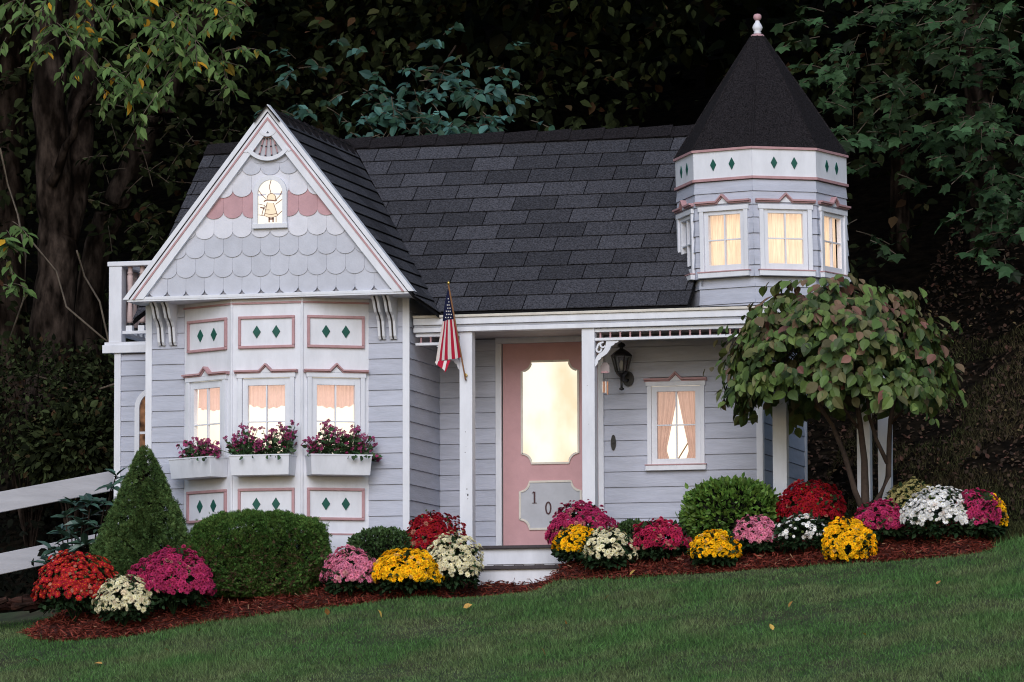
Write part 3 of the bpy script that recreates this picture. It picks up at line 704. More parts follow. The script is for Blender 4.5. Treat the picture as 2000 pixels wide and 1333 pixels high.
MB().lathe(fc, [(.014, .132), (.026, .140), (.033, .156), (.032, .172), (.022, .184), (.004, .188)], 16).build('finial_ball', M['scale_pink'], fin, smooth=True)

# porch --------------------------------------------------------------------------------------------------------------
PX1 = 3.66
beam = MB().box(P, .03, PX1, -.07, -.001, 1.652, 1.765).build('porch_beam', M['white'], house)
for z0, z1, o, m in ((1.652, 1.688, .022, 'white'), (1.690, 1.707, .008, 'grey'), (1.709, 1.762, .026, 'white'), (1.763, 1.784, .042, 'cream')):  # the top band's cream tone stands for a thin brownish shadow
    MB().box(P, .022, PX1, .0, o, z0, z1).build('beam_moulding', M[m], beam, bevel=.003)
BR = Fr((PX1 - .05, 0, 0), (0, 1, 0), (1, 0, 0)); MB().box(BR, .1, 1.1, -.05, .03, 1.652, 1.78).build('beam_return', M['white'], beam)
MB().box(P, .03, PX1 - .02, -.80, -.0705, 1.668, 1.690).box(P, 2.65, PX1 - .02, -1.0, -.80, 1.668, 1.690).build('porch_ceiling', M['ceil'], house)
MB().box(P, 2.25, PX1 + .02, -1.05, -.0, 1.770, 1.795).build('porch_roof', M['roofdark'], house)
for x0, x1, y in ((.390, .494, .1), (1.378, 1.482, .1), (2.890, 3.0, .1), (3.548, 3.65, .1), (3.548, 3.65, .97)):
    MB().box(FX(y), x0, x1, -.10, -.003, -.06, 1.655).build('porch_post', M['white'], house, bevel=.005)
kn = MB()
for (u, z, w, h) in ((.447, .41, .006, .010), (.452, .36, .010, .018), (.440, .375, .005, .004), (.455, .335, .004, .010), (.433, .70, .006, .006), (.441, .745, .004, .003), (.436, .86, .004, .007), (1.432, .9, .004, .004), (1.42, 1.2, .005, .004)):
    kn.box(P, u, u + w, -.0035, -.0022, z, z + h)
kn = kn.build('paint_chips', M['tread'], house); kn['kind'] = 'stuff'
def rail(u0, u1):
    r_ = MB().box(P, u0, u1, -.052, -.012, 1.620, 1.648).build('spindle_rail', M['white'], house, bevel=.003)
    MB().box(P, u0, u1, -.054, -.008, 1.552, 1.574).build('lower_rail', M['white'], r_, bevel=.003)
    n = max(int(round((u1 - u0) / .0795)), 1); 
    me = None
    for k in range(n):
        u = u0 + .04 + k * .0795
        if u > u1 - .012: break
        if me is None:
            s = MB().lathe((0, 0, 0), [(.008, 0), (.010, .008), (.006, .014), (.009, .024), (.006, .034), (.010, .040), (.008, .047)], 8).build('spindle', M['pink'], r_, smooth=True); me = s.data
        else:
            s = bpy.data.objects.new('spindle', me); COL.objects.link(s); s.parent = r_
        s.location = P(u, -.032, 1.5735)
rail(.03, .390); rail(1.483, 2.889); rail(3.001, 3.547)
def gingerbread(u, s):
    z = 1.551; b = MB(); q = lambda a, c: (u + s * a, z - c)
    edge = [(0, .0), (.190, .0), (.186, .012), (.160, .020), (.146, .036), (.128, .044), (.118, .070), (.096, .100), (.070, .118), (.050, .130), (.040, .146), (.026, .152), (.018, .180), (.004, .198), (0, .198)]
    inner = [(0, .165), (.012, .140), (.030, .112), (.060, .092), (.085, .060), (.092, .030), (.090, .0)]
    for i in range(len(inner) - 1): pass
    poly = [q(*p) for p in [(.090, .0), (.190, .0), (.186, .012), (.160, .020), (.146, .036), (.128, .044), (.118, .070), (.096, .100), (.070, .118), (.050, .130), (.040, .146), (.026, .152), (.018, .180), (.004, .198), (.0, .198), (.0, .150), (.014, .118), (.034, .098), (.060, .082), (.078, .058), (.086, .030)]]
    if s > 0: poly = poly[::-1]
    b.prism(P, poly, -.042, -.020)
    ring_ = lambda c, r, a0, a1: [q(c[0] + r * math.cos(a), c[1] + r * math.sin(a)) for a in np.linspace(a0, a1, 12)]
    b.band(P, ring_((.062, .030), .020, .4, 5.0), .013, -.041, -.021); b.band(P, ring_((.030, .066), .020, -.3, 4.3), .013, -.041, -.021)
    b.band(P, [q(.016, .046), q(.030, .022), q(.052, .012)], .014, -.0405, -.0215)
    b.build('scroll_bracket', M['white'], house)
gingerbread(1.482, 1); gingerbread(.390, -1); gingerbread(2.890, -1)
# porch floor, skirt, steps
MB().box(P, .03, PX1, -.80, .065, -.058, -.034).box(P, 2.66, PX1, -1.05, -.80, -.058, -.034).build('porch_floor', M['tread'], house, bevel=.003)
MB().box(P, .02, PX1 - .01, -.80, .030, -.40, -.0585).build('porch_skirt', M['white'], house)
st = MB().box(P, .62, 1.40, .031, .40, -.50, -.238).build('step', M['white'], house)
MB().box(P, .60, 1.42, .031, .425, -.237, -.208).build('step_tread', M['tread'], st, bevel=.003)
lt = MB()
for k in range(5):
    u = .66 + .165 * k
    lt.band(P, [(u, -.207), (u + .022, -.183), (u + .085, -.183), (u + .107, -.207)], .005, .031, .036)
lt.box(P, .62, 1.40, .031, .034, -.183, -.179); lt.build('riser_trim', M['tread'], st)
# door
MB().box(D, .475, .524, .0, .030, .0, 1.622).box(D, 1.318, 1.363, .0, .030, .0, 1.622).box(D, .475, 1.363, .0, .031, 1.623, 1.672).build('door_frame', M['white'], house, bevel=.003)
DG = (.690, 1.154, .660, 1.474); DPn = (.672, 1.172, .138, .514)
def notched(x0, x1, z0, z1, r, n=7):
    pts = []
    for cx, cz, a0 in ((x0, z0, 90), (x1, z0, 180), (x1, z1, 270), (x0, z1, 0)):
        sgn = [(math.cos(R_(a)), math.sin(R_(a))) for a in np.linspace(a0, a0 - 90, n)]
        pts += [(cx + r * c, cz + r * s_) for c, s_ in sgn]
    return pts
door = MB().box(D, .532, 1.312, -.03, .008, .0, 1.622).build('door', M['door'], house)
gl = notched(*DG, .078); pn = notched(*DPn, .078)
MB().prism(D, gl, .009, .012).build('frosted_glass', M['glow_door'], door)
MB().band(D, gl + [gl[0]], .016, .009, .020).build('glass_moulding', M['cream'], door)
MB().prism(D, pn, .009, .013).build('number_panel', M['grey'], door)
MB().band(D, pn + [pn[0]], .016, .009, .020).build('panel_moulding', M['cream'], door)
n1 = (.792, .392)
MB().box(D, n1[0] - .0065, n1[0] + .0065, .013, .020, n1[1] - .045, n1[1] + .043).box(D, n1[0] - .018, n1[0] + .018, .013, .0195, n1[1] - .050, n1[1] - .0455).prism(D, [(n1[0] - .022, n1[1] + .030), (n1[0] - .0066, n1[1] + .033), (n1[0] - .0066, n1[1] + .046)], .013, .0195).build('numeral', M['brown'], door)
n0 = (.905, .303)
MB().band(D, [(n0[0] + .020 * math.cos(a), n0[1] + .046 * math.sin(a)) for a in np.linspace(0, 6.2832, 25)], .011, .013, .020).build('numeral', M['brown'], door)
MB().prism(D, [(1.440 + .020 * math.cos(a), .812 + .062 * math.sin(a)) for a in np.linspace(0, 6.283, 20)[:-1]], .0, .022).prism(D, [(1.440 + .009 * math.cos(a), .812 + .009 * math.sin(a)) for a in np.linspace(0, 6.283, 12)[:-1]], .0221, .03).build('bell_plate', M['black'], house)
window(D, 1.949, .465, .622, 1.288, .310, .676, 1.208, M['glow_room'], hw=.254, hz=1.306, kind='drapes')
# arched window in the left wing
AWX, lw = -2.395, .165
aw2 = archring(D, .170, .040, .45, 1.345, .005, .040).build('arched_window', M['white'], house)
MB().prism(D, archpoly(.145, .47, 1.325), .0155, .0175).build('pane', M['glow_dim'], aw2)
MB().box(D, AWX - .13, AWX + .13, .018, .028, .965, .985).box(D, AWX - .13, AWX + .13, .018, .028, .735, .755).build('muntin', M['white'], aw2)
# balcony over the left wing
deck = MB().box(D, -2.83, -2.17, -1.75, .03, 1.700, 1.722).build('balcony', M['white'], house)
MB().box(D, -2.845, -2.17, .0, .045, 1.632, 1.699).box(D, -2.83, -2.17, -1.74, -.0005, 1.640, 1.698).build('deck_fascia', M['white'], deck, bevel=.004)
for y in (.885, 2.5):
    MB().box(FX(y), -2.800, -2.690, -.11, .0, 1.7225, 2.345).build('balcony_post', M['white'], deck, bevel=.004)
    MB().box(FX(y), -2.812, -2.200, -.118, .010, 2.346, 2.385).build('hand_rail', M['white'], deck, bevel=.006)
    MB().box(FX(y), -2.689, -2.20, -.09, -.02, 1.792, 1.815).build('bottom_rail', M['white'], deck)
MB().box(FX(.885), -2.80, -2.69, -1.6, -.119, 2.347, 2.384).build('hand_rail', M['white'], deck, bevel=.006)
MB().box(FX(.885), -2.78, -2.71, -1.6, -.111, 1.792, 1.815).build('bottom_rail', M['white'], deck)
bal = None
spots = [(-2.665 + .105 * k + .03, .94) for k in range(5)] + [(-2.745, 1.12 + .13 * k) for k in range(10)] + [(-2.665 + .105 * k + .03, 2.55) for k in range(5)]
for x, y in spots:
    if bal is None:
        b0 = MB().lathe((0, 0, 0), [(.019, .065), (.026, .085), (.021, .20), (.017, .27), (.021, .34), (.026, .45), (.019, .47), (.029, .477), (.019, .488), (.022, .53)], 10).build('baluster', M['baluster'], deck, smooth=True); bal = b0.data
        c = MB().lathe((0, 0, 0), [(.026, .045), (.030, .052), (.026, .066)], 10).build('baluster_collar', M['black'], deck, smooth=True); cm = c.data
        d = MB().box(Fr((0, 0, 0), (1, 0, 0), (0, -1, 0)), -.027, .027, -.027, .027, 0, .044).build('baluster_block', M['white'], deck); dm = d.data
        tr = (b0, c, d)
    else:
        tr = [bpy.data.objects.new(nm, mm) for nm, mm in (('baluster', bal), ('baluster_collar', cm), ('baluster_block', dm))]
        for q in tr: COL.objects.link(q); q.parent = deck
    for q in tr: q.location = (x, y, 1.8155)

# flower boxes under the bay ------------------------------------------------------------------------------------------
m_soil = mat('potting_soil', (.02, .014, .010), .95)
m_bleaf = mat('box_leaf', (.035, .075, .028), .6, isl_var=.5, hue_var=.03)
m_purple = mat('purple_petal', (.22, .024, .092), .7, isl_var=.35, obj_var=.3, hue_var=.02)
PET = []; PETF = []
for k in range(5):
    a = 6.283 * k / 5; c, s = math.cos(a), math.sin(a); b = len(PET)
    PET += [(0, 0, 0), (c * .6 - s * .38, s * .6 + c * .38, .25), (c, s, .15), (c * .6 + s * .38, s * .6 - c * .38, .25)]; PETF.append((b, b + 1, b + 2, b + 3))
box_labels = ['white window box angled at the left side of the bay', 'white window box under the middle bay window', 'white window box angled at the right side of the bay']
fl_labels = ['purple flowers spilling from the left window box', 'tall purple flowers in two tufts in the middle window box', 'purple flowers trailing over the right window box rim']
me_p = template_mesh('small_bloom', PET, PETF, m_purple)
for i in range(3):
    fr, L = bayface(i); c = L / 2
    bx_ = thing('window_box', box_labels[i], 'window box', tuple(fr(c, .03, .52)), 'white window boxes below the bay windows')
    lf = Fr((0, 0, 0), fr.u, fr.n)
    w = .245; zt, zb2 = .155, 0.0; d0, d1 = -.026, .165
    b = MB()
    def trap(u0t, u1t, u0b, u1b, o0, o1t, o1b):
        vs = [lf(u0b, o0, zb2), lf(u1b, o0, zb2), lf(u1b, o1b, zb2), lf(u0b, o1b, zb2), lf(u0t, o0, zt), lf(u1t, o0, zt), lf(u1t, o1t, zt), lf(u0t, o1t, zt)]
        return vs
    MB().add(trap(-w, w, -w + .010, w - .010, d0, d1, d1 - .022), [(0, 1, 2, 3), (3, 2, 6, 7), (1, 0, 4, 5), (0, 3, 7, 4), (2, 1, 5, 6)]).build('box_body', M['white'], bx_, bevel=.003)
    MB().box(lf, -w + .006, w - .006, d0 + .004, d1 - .008, .12, .13).build('soil', m_soil, bx_)
    MB().box(lf, -w - .004, w + .004, d1 - .012, d1 + .004, .150, .160).box(lf, -w - .004, -w + .012, d0, d1 - .0125, .150, .160).box(lf, w - .012, w + .004, d0, d1 - .0125, .150, .160).build('box_rim', M['white'], bx_)
    pl = thing('box_flowers', fl_labels[i], 'flowers', tuple(fr(c, .10, .65)), 'purple flowers in the window boxes')
    cent = [[(-.10, .14), (.02, .16), (.13, .13), (.2, .06)], [(-.22, .17), (-.12, .22), (-.02, .12), (.10, .20), (.20, .24)], [(-.20, .14), (-.10, .24), (.0, .20), (.10, .23), (.20, .16), (.26, .02)]][i]
    ps = []; st_ = MB(); lp = []; ldr = []
    for ci, (cu, ch) in enumerate(cent):
        for k in range(24):
            u = cu + random.gauss(0, .045); o = random.gauss(0, .035); z = max(.0, ch * random.uniform(.35, 1.18))
            tip = lf(u, o, z); ps.append(tip); base = lf(cu * .85 + random.gauss(0, .02), random.gauss(0, .02), -.02)
            mid = (Vector(base) + Vector(tip)) / 2 + Vector((0, 0, .02))
            st_.tube([base, mid, tip], .0022, 4, cap=False)
            for q in range(5):
                t = random.uniform(.1, .95); lp.append(Vector(base).lerp(tip, t)); ldr.append((random.gauss(0, 1), random.gauss(0, 1) - .4, random.uniform(-.2, .8)))
    for k in range(6):
        u = random.gauss(.1, .12); lp.append(lf(max(min(u, .23), -.23), .118, .02)); ldr.append((random.gauss(0, .4), -1, -random.uniform(.3, 1.4)))
    st_.build('stems', m_bleaf, pl)['kind'] = 'stuff'
    n_ = len(lp); lp = np.array([tuple(p) for p in lp]); ldr = nrm(np.array(ldr))
    scatter_mesh('leaves', LEAF_V, LEAF_F, lp, frames(ldr, nrm(rng.normal(size=(n_, 3)) + [0, -.3, .8]), rng.uniform(.025, .06, n_)), m_bleaf, pl)
    for p in ps:
        for k in range(2):
            o = bpy.data.objects.new('bloom', me_p); COL.objects.link(o); o.parent = pl
            q = Vector(p) + Vector((random.gauss(0, .012), random.gauss(0, .012), random.gauss(0, .012)))
            nz = nrm(np.array([[random.gauss(0, .5), -.8 + random.gauss(0, .3), .5 + random.gauss(0, .3)]]))
            r = frames(np.cross(nz, rand_dirs(1)), nz, np.array([random.uniform(.012, .021)]))[0]
            mm = np.eye(4); mm[:3, :3] = r; mm[:3, 3] = q; o.matrix_basis = Matrix(mm.tolist())

# things on the porch ---------------------------------------------------------------------------------------------------
lx, ly, lz = 1.535, .775, 1.215
lan = thing('wall_lantern', 'black carriage lantern hung on the siding between door and window', 'lantern', (lx, ly, lz))
MB().lathe((0, 0, 0), [(.004, .0), (.020, .008), (.022, .016), (.010, .024), (.009, .06), (.012, .10), (.030, .118), (.046, .135), (.050, .150)], 14).build('base', M['black'], lan, smooth=True)
MB().lathe((0, 0, 0), [(.045, .15), (.078, .272)], 6).build('glass_pane', glass_mat('lantern_glass', (.75, .75, .72), .12), lan)
cg = MB()
for k in range(6):
    a = 6.283 * k / 6; cg.tube([(.048 * math.cos(a), .048 * math.sin(a), .150), (.081 * math.cos(a), .081 * math.sin(a), .272)], .006, 5)
cg.build('cage', M['black'], lan)
MB().lathe((0, 0, 0), [(.088, .270), (.086, .280), (.060, .305), (.034, .322), (.016, .332), (.014, .342), (.030, .350), (.034, .358), (.026, .372), (.010, .380), (.004, .384)], 6).build('cap', M['black'], lan)
MB().lathe((0, 0, .16), [(.010, 0), (.018, .03), (.020, .05), (.012, .072), (.003, .08)], 10).build('bulb', mat('bulb_glass', (.6, .58, .5), .2), lan, smooth=True)
ar = MB().tube([(0, .0, .11), (.02, .07, .085), (.03, .112, .095)], .013, 8)
pl_ = Fr((.030, .110, .10), (1, 0, 0), (0, -1, 0)); ar.prism(pl_, [(.046 * math.cos(a), .060 * math.sin(a)) for a in np.linspace(0, 6.283, 20)[:-1]], .0, .016)
ar.build('wall_plate', M['black'], lan, smooth=False)
wc = thing('wind_chime', 'small pink wind chime with copper tubes hanging beside the porch post', 'wind chime', (1.505, .25, 1.20))
wc.location = tuple(at(1182, 772, .25))
wz = .245
MB().prism(FX(0), [(-.036, .175), (.036, .175), (.036, .225), (.018, .255), (-.018, .255), (-.036, .225)], -.004, .004).build('chime_plate', mat('chime_plate', (.34, .29, .29), .5), wc)
MB().prism(FX(0), [(-.030, .172), (.030, .172), (.022, .185), (-.022, .185)], -.02, .02).build('chime_block', M['pink'], wc)
tb_ = MB()
MB().tube([(0, 0, .255), (0, 0, .47)], .0015, 4).tube([(-.02, 0, .1), (-.015, 0, .175)], .001, 4).tube([(.018, 0, .1), (.015, 0, .175)], .001, 4).tube([(0, 0, .1), (0, 0, .175)], .001, 4).build('cord', M['twig'], wc)
for k, (x, y) in enumerate(((-.020, 0), (-.007, -.012), (.007, -.010), (.020, 0))):
    MB().tube([(x, y, random.uniform(-.005, .02)), (x, y, .105)], .0062, 8).build('tube', M['copper'] if k % 2 else mat('pale_tube', (.7, .62, .55), .3), wc)

# flag ---------------------------------------------------------------------------------------------------------------
p0 = Vector(at(909, 741, .07)); p1 = Vector(at(876, 557, -.22))
flag = thing('flag', 'small striped flag with stars drooping on a pole by the porch beam', 'flag', tuple(p0))
MB().tube([Vector((0, .02, -.005)), Vector((0, 0, 0)), (p1 - p0) * .5, p1 - p0], .0065, 8).build('pole', M['wood'], flag)
MB().lathe(p1 - p0, [(.004, 0), (.011, .008), (.013, .016), (.008, .026), (.002, .034)], 8).build('pole_tip', M['brass'], flag, smooth=True)
MB().tube([(0, .028, .03), (0, .0, .035)], .012, 8).build('bracket', M['brass'], flag)
def pole_at(py): t = (741 - py) / (741 - 557); return p0.lerp(p1, t)
rows_ = [(564, 875.0), (582, 870.5), (604, 867.0), (626, 864.5), (645, 861), (665, 857), (685, 853), (702, 850.5), (714, 850)]
cv = []; NU = 16
for j, (py, lx_) in enumerate(rows_):
    pr = pole_at(py if py < 703 else 702) if py < 703 else pole_at(702)
    yb = pr.y
    rpx = 909 - (741 - min(py, 700)) * (33 / 184) - .5
    rr = Vector(at(rpx, py - 3, yb)); ll = Vector(at(lx_, py + (5 if j > 5 else 2), yb + .02))
    for i in range(NU + 1):
        t = i / NU; p = ll.lerp(rr, t); amp = .018 * min(j / 4, 1)
        p.y += amp * math.sin(t * 9.5 + j * .12) - .006; 
        if j >= 7: p.z -= 0
        cv.append(p - p0)
cf = []; cmi = []
b = MB(); b.v = [tuple(p) for p in cv]
for j in range(len(rows_) - 2):
    for i in range(NU):
        a_ = j * (NU + 1) + i; b.f.append([a_ + NU + 1, a_ + NU + 2, a_ + 1, a_])
        b.m.append(2 if j < 3 else (1 if ((i // 2) % 2 == 0) else 0))
b.build('cloth', [M['red'], M['flagwhite'], M['navy']], flag, smooth=True)
fold = [(850.5, 706), (856, 716), (868, 729), (873, 724), (880, 705)]; yb = pole_at(700).y
fb = MB()
for k in range(5):
    qs = [(850.5 + 5.6 * k, 706 - .3 * k + (0)), (856.1 + 5.6 * k, 705.5 - .3 * k), (853 + 5.2 * k, 714 + 3.6 * k), (849.5 + 4.6 * k, 708 + 3.9 * k)]
    if k == 4: qs = [(872.9, 704.8), (880, 704), (871, 725.5), (868, 728)]
    fb.add([Vector(at(x, y, yb - .018 + .004 * (n > 1))) - p0 for n, (x, y) in enumerate(qs)], [(3, 2, 1, 0)], 1 if k in (0, 3) else 0)
fb.build('cloth_fold', [M['red'], M['flagwhite']], flag)
sv = MB()
for r in range(7):
    py = 584 + r * 6.1; j = 0; l = 872.8 - (py - 582) * .158; rp = 909 - (741 - py) * (33 / 184) - 2.2
    n_ = 1 if r < 2 else 2 if r < 4 else 3
    for k in range(n_):
        x = l + 2.0 + (rp - l - 3.6) * ((k + .5 + (.2 if r % 2 else -.15)) / n_)
        c = Vector(at(x, py, pole_at(py).y - .036)) - p0
        pts = [c + Vector((.0066 * (1 if q % 2 == 0 else .42) * math.sin(q * .6283), 0, .0066 * (1 if q % 2 == 0 else .45) * math.cos(q * .6283))) for q in range(10)]
        sv.add(pts, [list(range(10))])
sv.build('stars', M['flagwhite'], flag)
# fence --------------------------------------------------------------------------------------------------------------
fence = thing('rail_fence', 'white two-rail board fence sloping down to the left of the cottage', 'fence', (-3.3, 1.2, 0))
off = Vector((-3.3, 1.2, 0))
for (ya, yb_, yc, yd) in ((968, 1009, 917, 956), (1089, 1131, 1034, 1072)):
    a = [Vector(at(-40, ya, .55)), Vector(at(-40, yb_, .55))]; c = [Vector(at(233, yc, 1.45)), Vector(at(233, yd, 1.45))]
    th = Vector((.01, .03, 0)); vs = [a[1], c[1], c[0], a[0]]; vs = vs + [v + th for v in vs]
    MB().add([v - off for v in vs], [(0, 1, 2, 3), (7, 6, 5, 4), (3, 2, 6, 7), (0, 4, 5, 1), (0, 3, 7, 4), (1, 5, 6, 2)]).build('rail', M['fence'], fence, bevel=.004)
p = Vector(at(-62, 1000, .60)); zt = p.z + .28
MB().box(Fr((p.x - off.x, p.y - off.y, -off.z), (1, 0, 0), (0, -1, 0)), -.05, .05, -.13, -.03, zt - 1.25, zt).build('post', M['fence'], fence, bevel=.004)
# ------------------------------------------------------------------ chrysanthemums
def bloom_template(layers, cols=None):
    v = []; f = []; mi = []
    for n, ln, w, up, z0, ph, m in layers:
        for k in range(n):
            a = 6.283 * (k + ph) / n; c, s = math.cos(a), math.sin(a); ce, se = math.cos(up), math.sin(up); b = len(v)
            for r, q in ((.05, 0), (.55 * ln, w), (ln, 0), (.55 * ln, -w)):
                v.append((r * ce * c - q * s, r * ce * s + q * c, z0 + r * se - (.10 * ln if r == ln and up < .3 else 0)))
            f.append((b, b + 1, b + 2, b + 3)); mi.append(m)
    return v, f, mi
POM = bloom_template([(9, 1.0, .26, .10, 0, 0, 0), (8, .82, .24, .55, .02, .5, 0), (6, .62, .22, .95, .04, .2, 0), (4, .42, .2, 1.3, .06, 0, 1)])
REDD = bloom_template([(11, 1.0, .24, .12, 0, 0, 0), (9, .72, .22, .35, .02, .5, 0), (5, .20, .12, .9, .05, 0, 1)])
DAISY = bloom_template([(11, 1.0, .20, .12, 0, 0, 0), (8, .70, .18, .35, .02, .5, 0), (5, .34, .2, .9, .03, 0, 1)])
def pet(name, c, c2=None, iv=.25):
    return [mat(name, c, .75, isl_var=iv, obj_var=.26, spec=.15, hue_var=.012), mat(name + '_centre', c2 or c, .8, obj_var=.15, spec=.1)]
PETALS = dict(
    red_daisy=pet('red_petal', (.36, .010, .012), (.80, .38, .02)), red=pet('deep_red_petal', (.30, .006, .014), (.16, .004, .008)),
    magenta=pet('magenta_petal', (.42, .030, .112), (.27, .010, .060)), crimson=pet('crimson_petal', (.42, .020, .074), (.24, .008, .036)),
    pink=pet('pink_petal', (.68, .215, .33), (.48, .07, .17)), yellow=pet('yellow_petal', (.92, .52, .008), (.72, .33, .004)),
    cream=pet('cream_petal', (.72, .67, .45), (.60, .52, .22), .15), white=pet('white_petal', (.76, .75, .74), (.66, .62, .50), .12),
    pale=pet('pale_yellow_petal', (.40, .36, .15), (.22, .17, .04)))
m_mleaf = mat('mum_leaf', (.016, .034, .014), .7, isl_var=.6, hue_var=.02, spec=.08)
TEMPL = {}
for k, mm in PETALS.items():
    fade = [mat(k + '_faded', tuple(min(.82, .55 * q + .45 * f) for q, f in zip(mm[0].node_tree.nodes['RGB'].outputs[0].default_value[:3], (.50, .33, .22))), .85, isl_var=.3, obj_var=.2, spec=.1)] * 2
    t = REDD if k == 'red_daisy' else DAISY if k in ('white', 'cream', 'pale') else POM
    me = template_mesh('bloom_' + k, t[0], t[1], mm); me.polygons.foreach_set('material_index', t[2]); TEMPL[k] = me; TEMPL[k + '_t'] = t
    mf = template_mesh('bloom_faded_' + k, t[0], t[1], fade); TEMPL[k + '_f'] = mf
BUDV = [(.45 * math.cos(a), .45 * math.sin(a), .25) for a in np.linspace(0, 6.283, 7)[:-1]] + [(0, 0, .75), (0, 0, -.2)]
BUDF = [(i, (i + 1) % 6, 6) for i in range(6)] + [((i + 1) % 6, i, 7) for i in range(6)]
me_bud = template_mesh('bud', BUDV, BUDF, mat('mum_bud', (.09, .12, .035), .7, obj_var=.4))
MUMG = 'chrysanthemums in the mulch bed'
def gscale(Y, X=1.0): return CAM_F / float((CR @ (np.array([X, Y, 0]) - CAM))[2])
def mum(label, px, ptop, pw, Y, kind, n, size, spread=97, sparse=0.0, lean=0.0, name='chrysanthemum'):
    c = at(px, ptop, Y); X = float(c[0]); zb = float(max(bed_z(X, Y), ground_z(X, Y))); H = float(c[2]) - zb; sc = gscale(Y, X); rx = pw / 2 / sc; ry = rx * .88
    root = thing(name, label, 'chrysanthemum', (X, Y, zb), MUMG)
    r_low = .62 if H > rx * 1.1 else .55
    zc = H * (1 - r_low) ; rz = (H - zc - size * .5) * .97
    M_ = 4 * n; i = np.arange(M_) + .5
    th = np.arccos(1 - (1 - math.cos(R_(spread))) * i / M_); ph = i * 2.39996 + rng.uniform(0, 6)
    keepers = []
    lump = lambda t, p: 1 + .11 * np.sin(3 * p + px) * np.sin(2.2 * t + px * .3) + .07 * np.sin(5 * p - px * .7 + 3 * t) + .04 * np.sin(9 * p + 7 * t)
    nlocal = rng.normal(-.01, .035, M_) + np.where(rng.random(M_) < .04, rng.uniform(.03, .08, M_), 0)
    L = lump(th, ph) + nlocal
    L = L * .95; pts = np.stack([rx * np.sin(th) * np.cos(ph) * L, ry * np.sin(th) * np.sin(ph) * L, zc + rz * np.cos(th) * L], 1)
    nor = nrm(np.stack([np.sin(th) * np.cos(ph) / rx, np.sin(th) * np.sin(ph) / ry, np.cos(th) / rz], 1))
    pts[:, 0] += lean * (pts[:, 2] - zc)
    # fewer blooms round the back and low down, ragged holes where leaves show
    w = np.where(nor[:, 1] > .30, .10, 1.0) * np.where(np.cos(th) < .0, .65 - sparse * .4, 1.0)
    hole = np.sin(pts[:, 0] * 31 + px) * np.sin(pts[:, 2] * 37 + 2 * px) * np.sin(pts[:, 1] * 29)
    w = w * np.where(hole > .62 - sparse * .6, .15, 1.0)
    pick = rng.permutation(M_)[:]; sel = [q for q in pick if rng.random() < w[q]][:int(n * (2.5 - 1.3 * sparse))]
    sel.sort(key=lambda q: pts[q][1]); rest = sel[285:]; sel = sel[:285]
    me = TEMPL[kind]
    for q in sel:
        u_ = rng.random(); o = bpy.data.objects.new('bud' if u_ < .05 else 'bloom', me_bud if u_ < .05 else TEMPL[kind + '_f'] if u_ < .10 else me); COL.objects.link(o); o.parent = root
        nz = nrm(nor[q:q + 1] + rng.normal(0, .28, (1, 3)) + np.array([[0, -.12, .18]]))
        r = frames(np.cross(nz, rand_dirs(1)), nz, np.array([size * .98 * rng.uniform(.6, 1.2)]))[0]
        mm = np.eye(4); mm[:3, :3] = r; mm[:3, 3] = pts[q]; o.matrix_basis = Matrix(mm.tolist())
    if rest:
        rest = np.array(rest); nz = nrm(nor[rest] + rng.normal(0, .28, (len(rest), 3)) + np.array([[0, -.12, .18]])); t_ = TEMPL[kind + '_t']
        scatter_mesh('blooms', t_[0], t_[1], pts[rest], frames(np.cross(nz, rand_dirs(len(rest))), nz, size * .98 * rng.uniform(.55, 1.2, len(rest))), PETALS[kind], root, fm=np.tile(t_[2], len(rest)))
    # leaves and stems under the blooms
    NL = 900; d = rand_dirs(NL); d[:, 2] = np.abs(d[:, 2]) * 1.3 - .55; d = nrm(d); rr = rng.uniform(.45, .95, NL)
    lp = np.stack([d[:, 0] * rx * rr, d[:, 1] * ry * rr, np.maximum(zc + d[:, 2] * (np.where(d[:, 2] > 0, rz, zc * 1.5)) * rr, .015)], 1)
    lp[:, 0] += lean * (lp[:, 2] - zc); lp[:, :2] *= np.where(lp[:, 2:3] < zc * .9, .72 + .28 * lp[:, 2:3] / max(zc * .9, .01), 1)
    tip = nrm(d + rng.normal(0, .5, (NL, 3)))
    scatter_mesh('leaves', LEAF_V, LEAF_F, lp, frames(tip, nrm(rng.normal(0, .6, (NL, 3)) + np.array([0, -.2, 1])), rng.uniform(.030, .058, NL)), m_mleaf, root)
    sb = MB()
    for k in range(14):
        a = rng.uniform(0, 6.28); r = rng.uniform(.3, .75); sb.tube([(0, 0, 0), (rx * r * .4 * math.cos(a), ry * r * .4 * math.sin(a), zc * .7), (rx * r * math.cos(a), ry * r * math.sin(a), zc + rz * .5)], .004, 4, cap=False)
    so = sb.build('stems', m_mleaf, root); so['kind'] = 'stuff'
    return root
mum('red chrysanthemum with yellow flower eyes at the low left end of the bed', 146, 1076, 158, -1.22, 'red_daisy', 250, .026)
mum('small creamy white chrysanthemum squeezed between the red and the large magenta ones', 243, 1121, 112, -1.52, 'cream', 130, .026, sparse=.3)
mum('large magenta chrysanthemum in front of the cone-shaped evergreen', 340, 1070, 178, -1.28, 'magenta', 280, .025)
mum('pink chrysanthemum against the right end of the clipped hedge', 684, 1069, 108, -.97, 'pink', 170, .024, sparse=.1)
mum('broad yellow chrysanthemum left of the steps', 795, 1070, 138, -.93, 'yellow', 200, .025)
mum('cream chrysanthemum beside the left edge of the steps', 882, 1039, 122, -.70, 'cream', 210, .024, sparse=.3, lean=.1)
mum('dark red chrysanthemum against the left porch post, behind the cream one', 846, 998, 124, -.38, 'red', 190, .024)
mum('tall purple-pink chrysanthemum standing in front of the door', 1136, 979, 138, -.28, 'magenta', 280, .024)
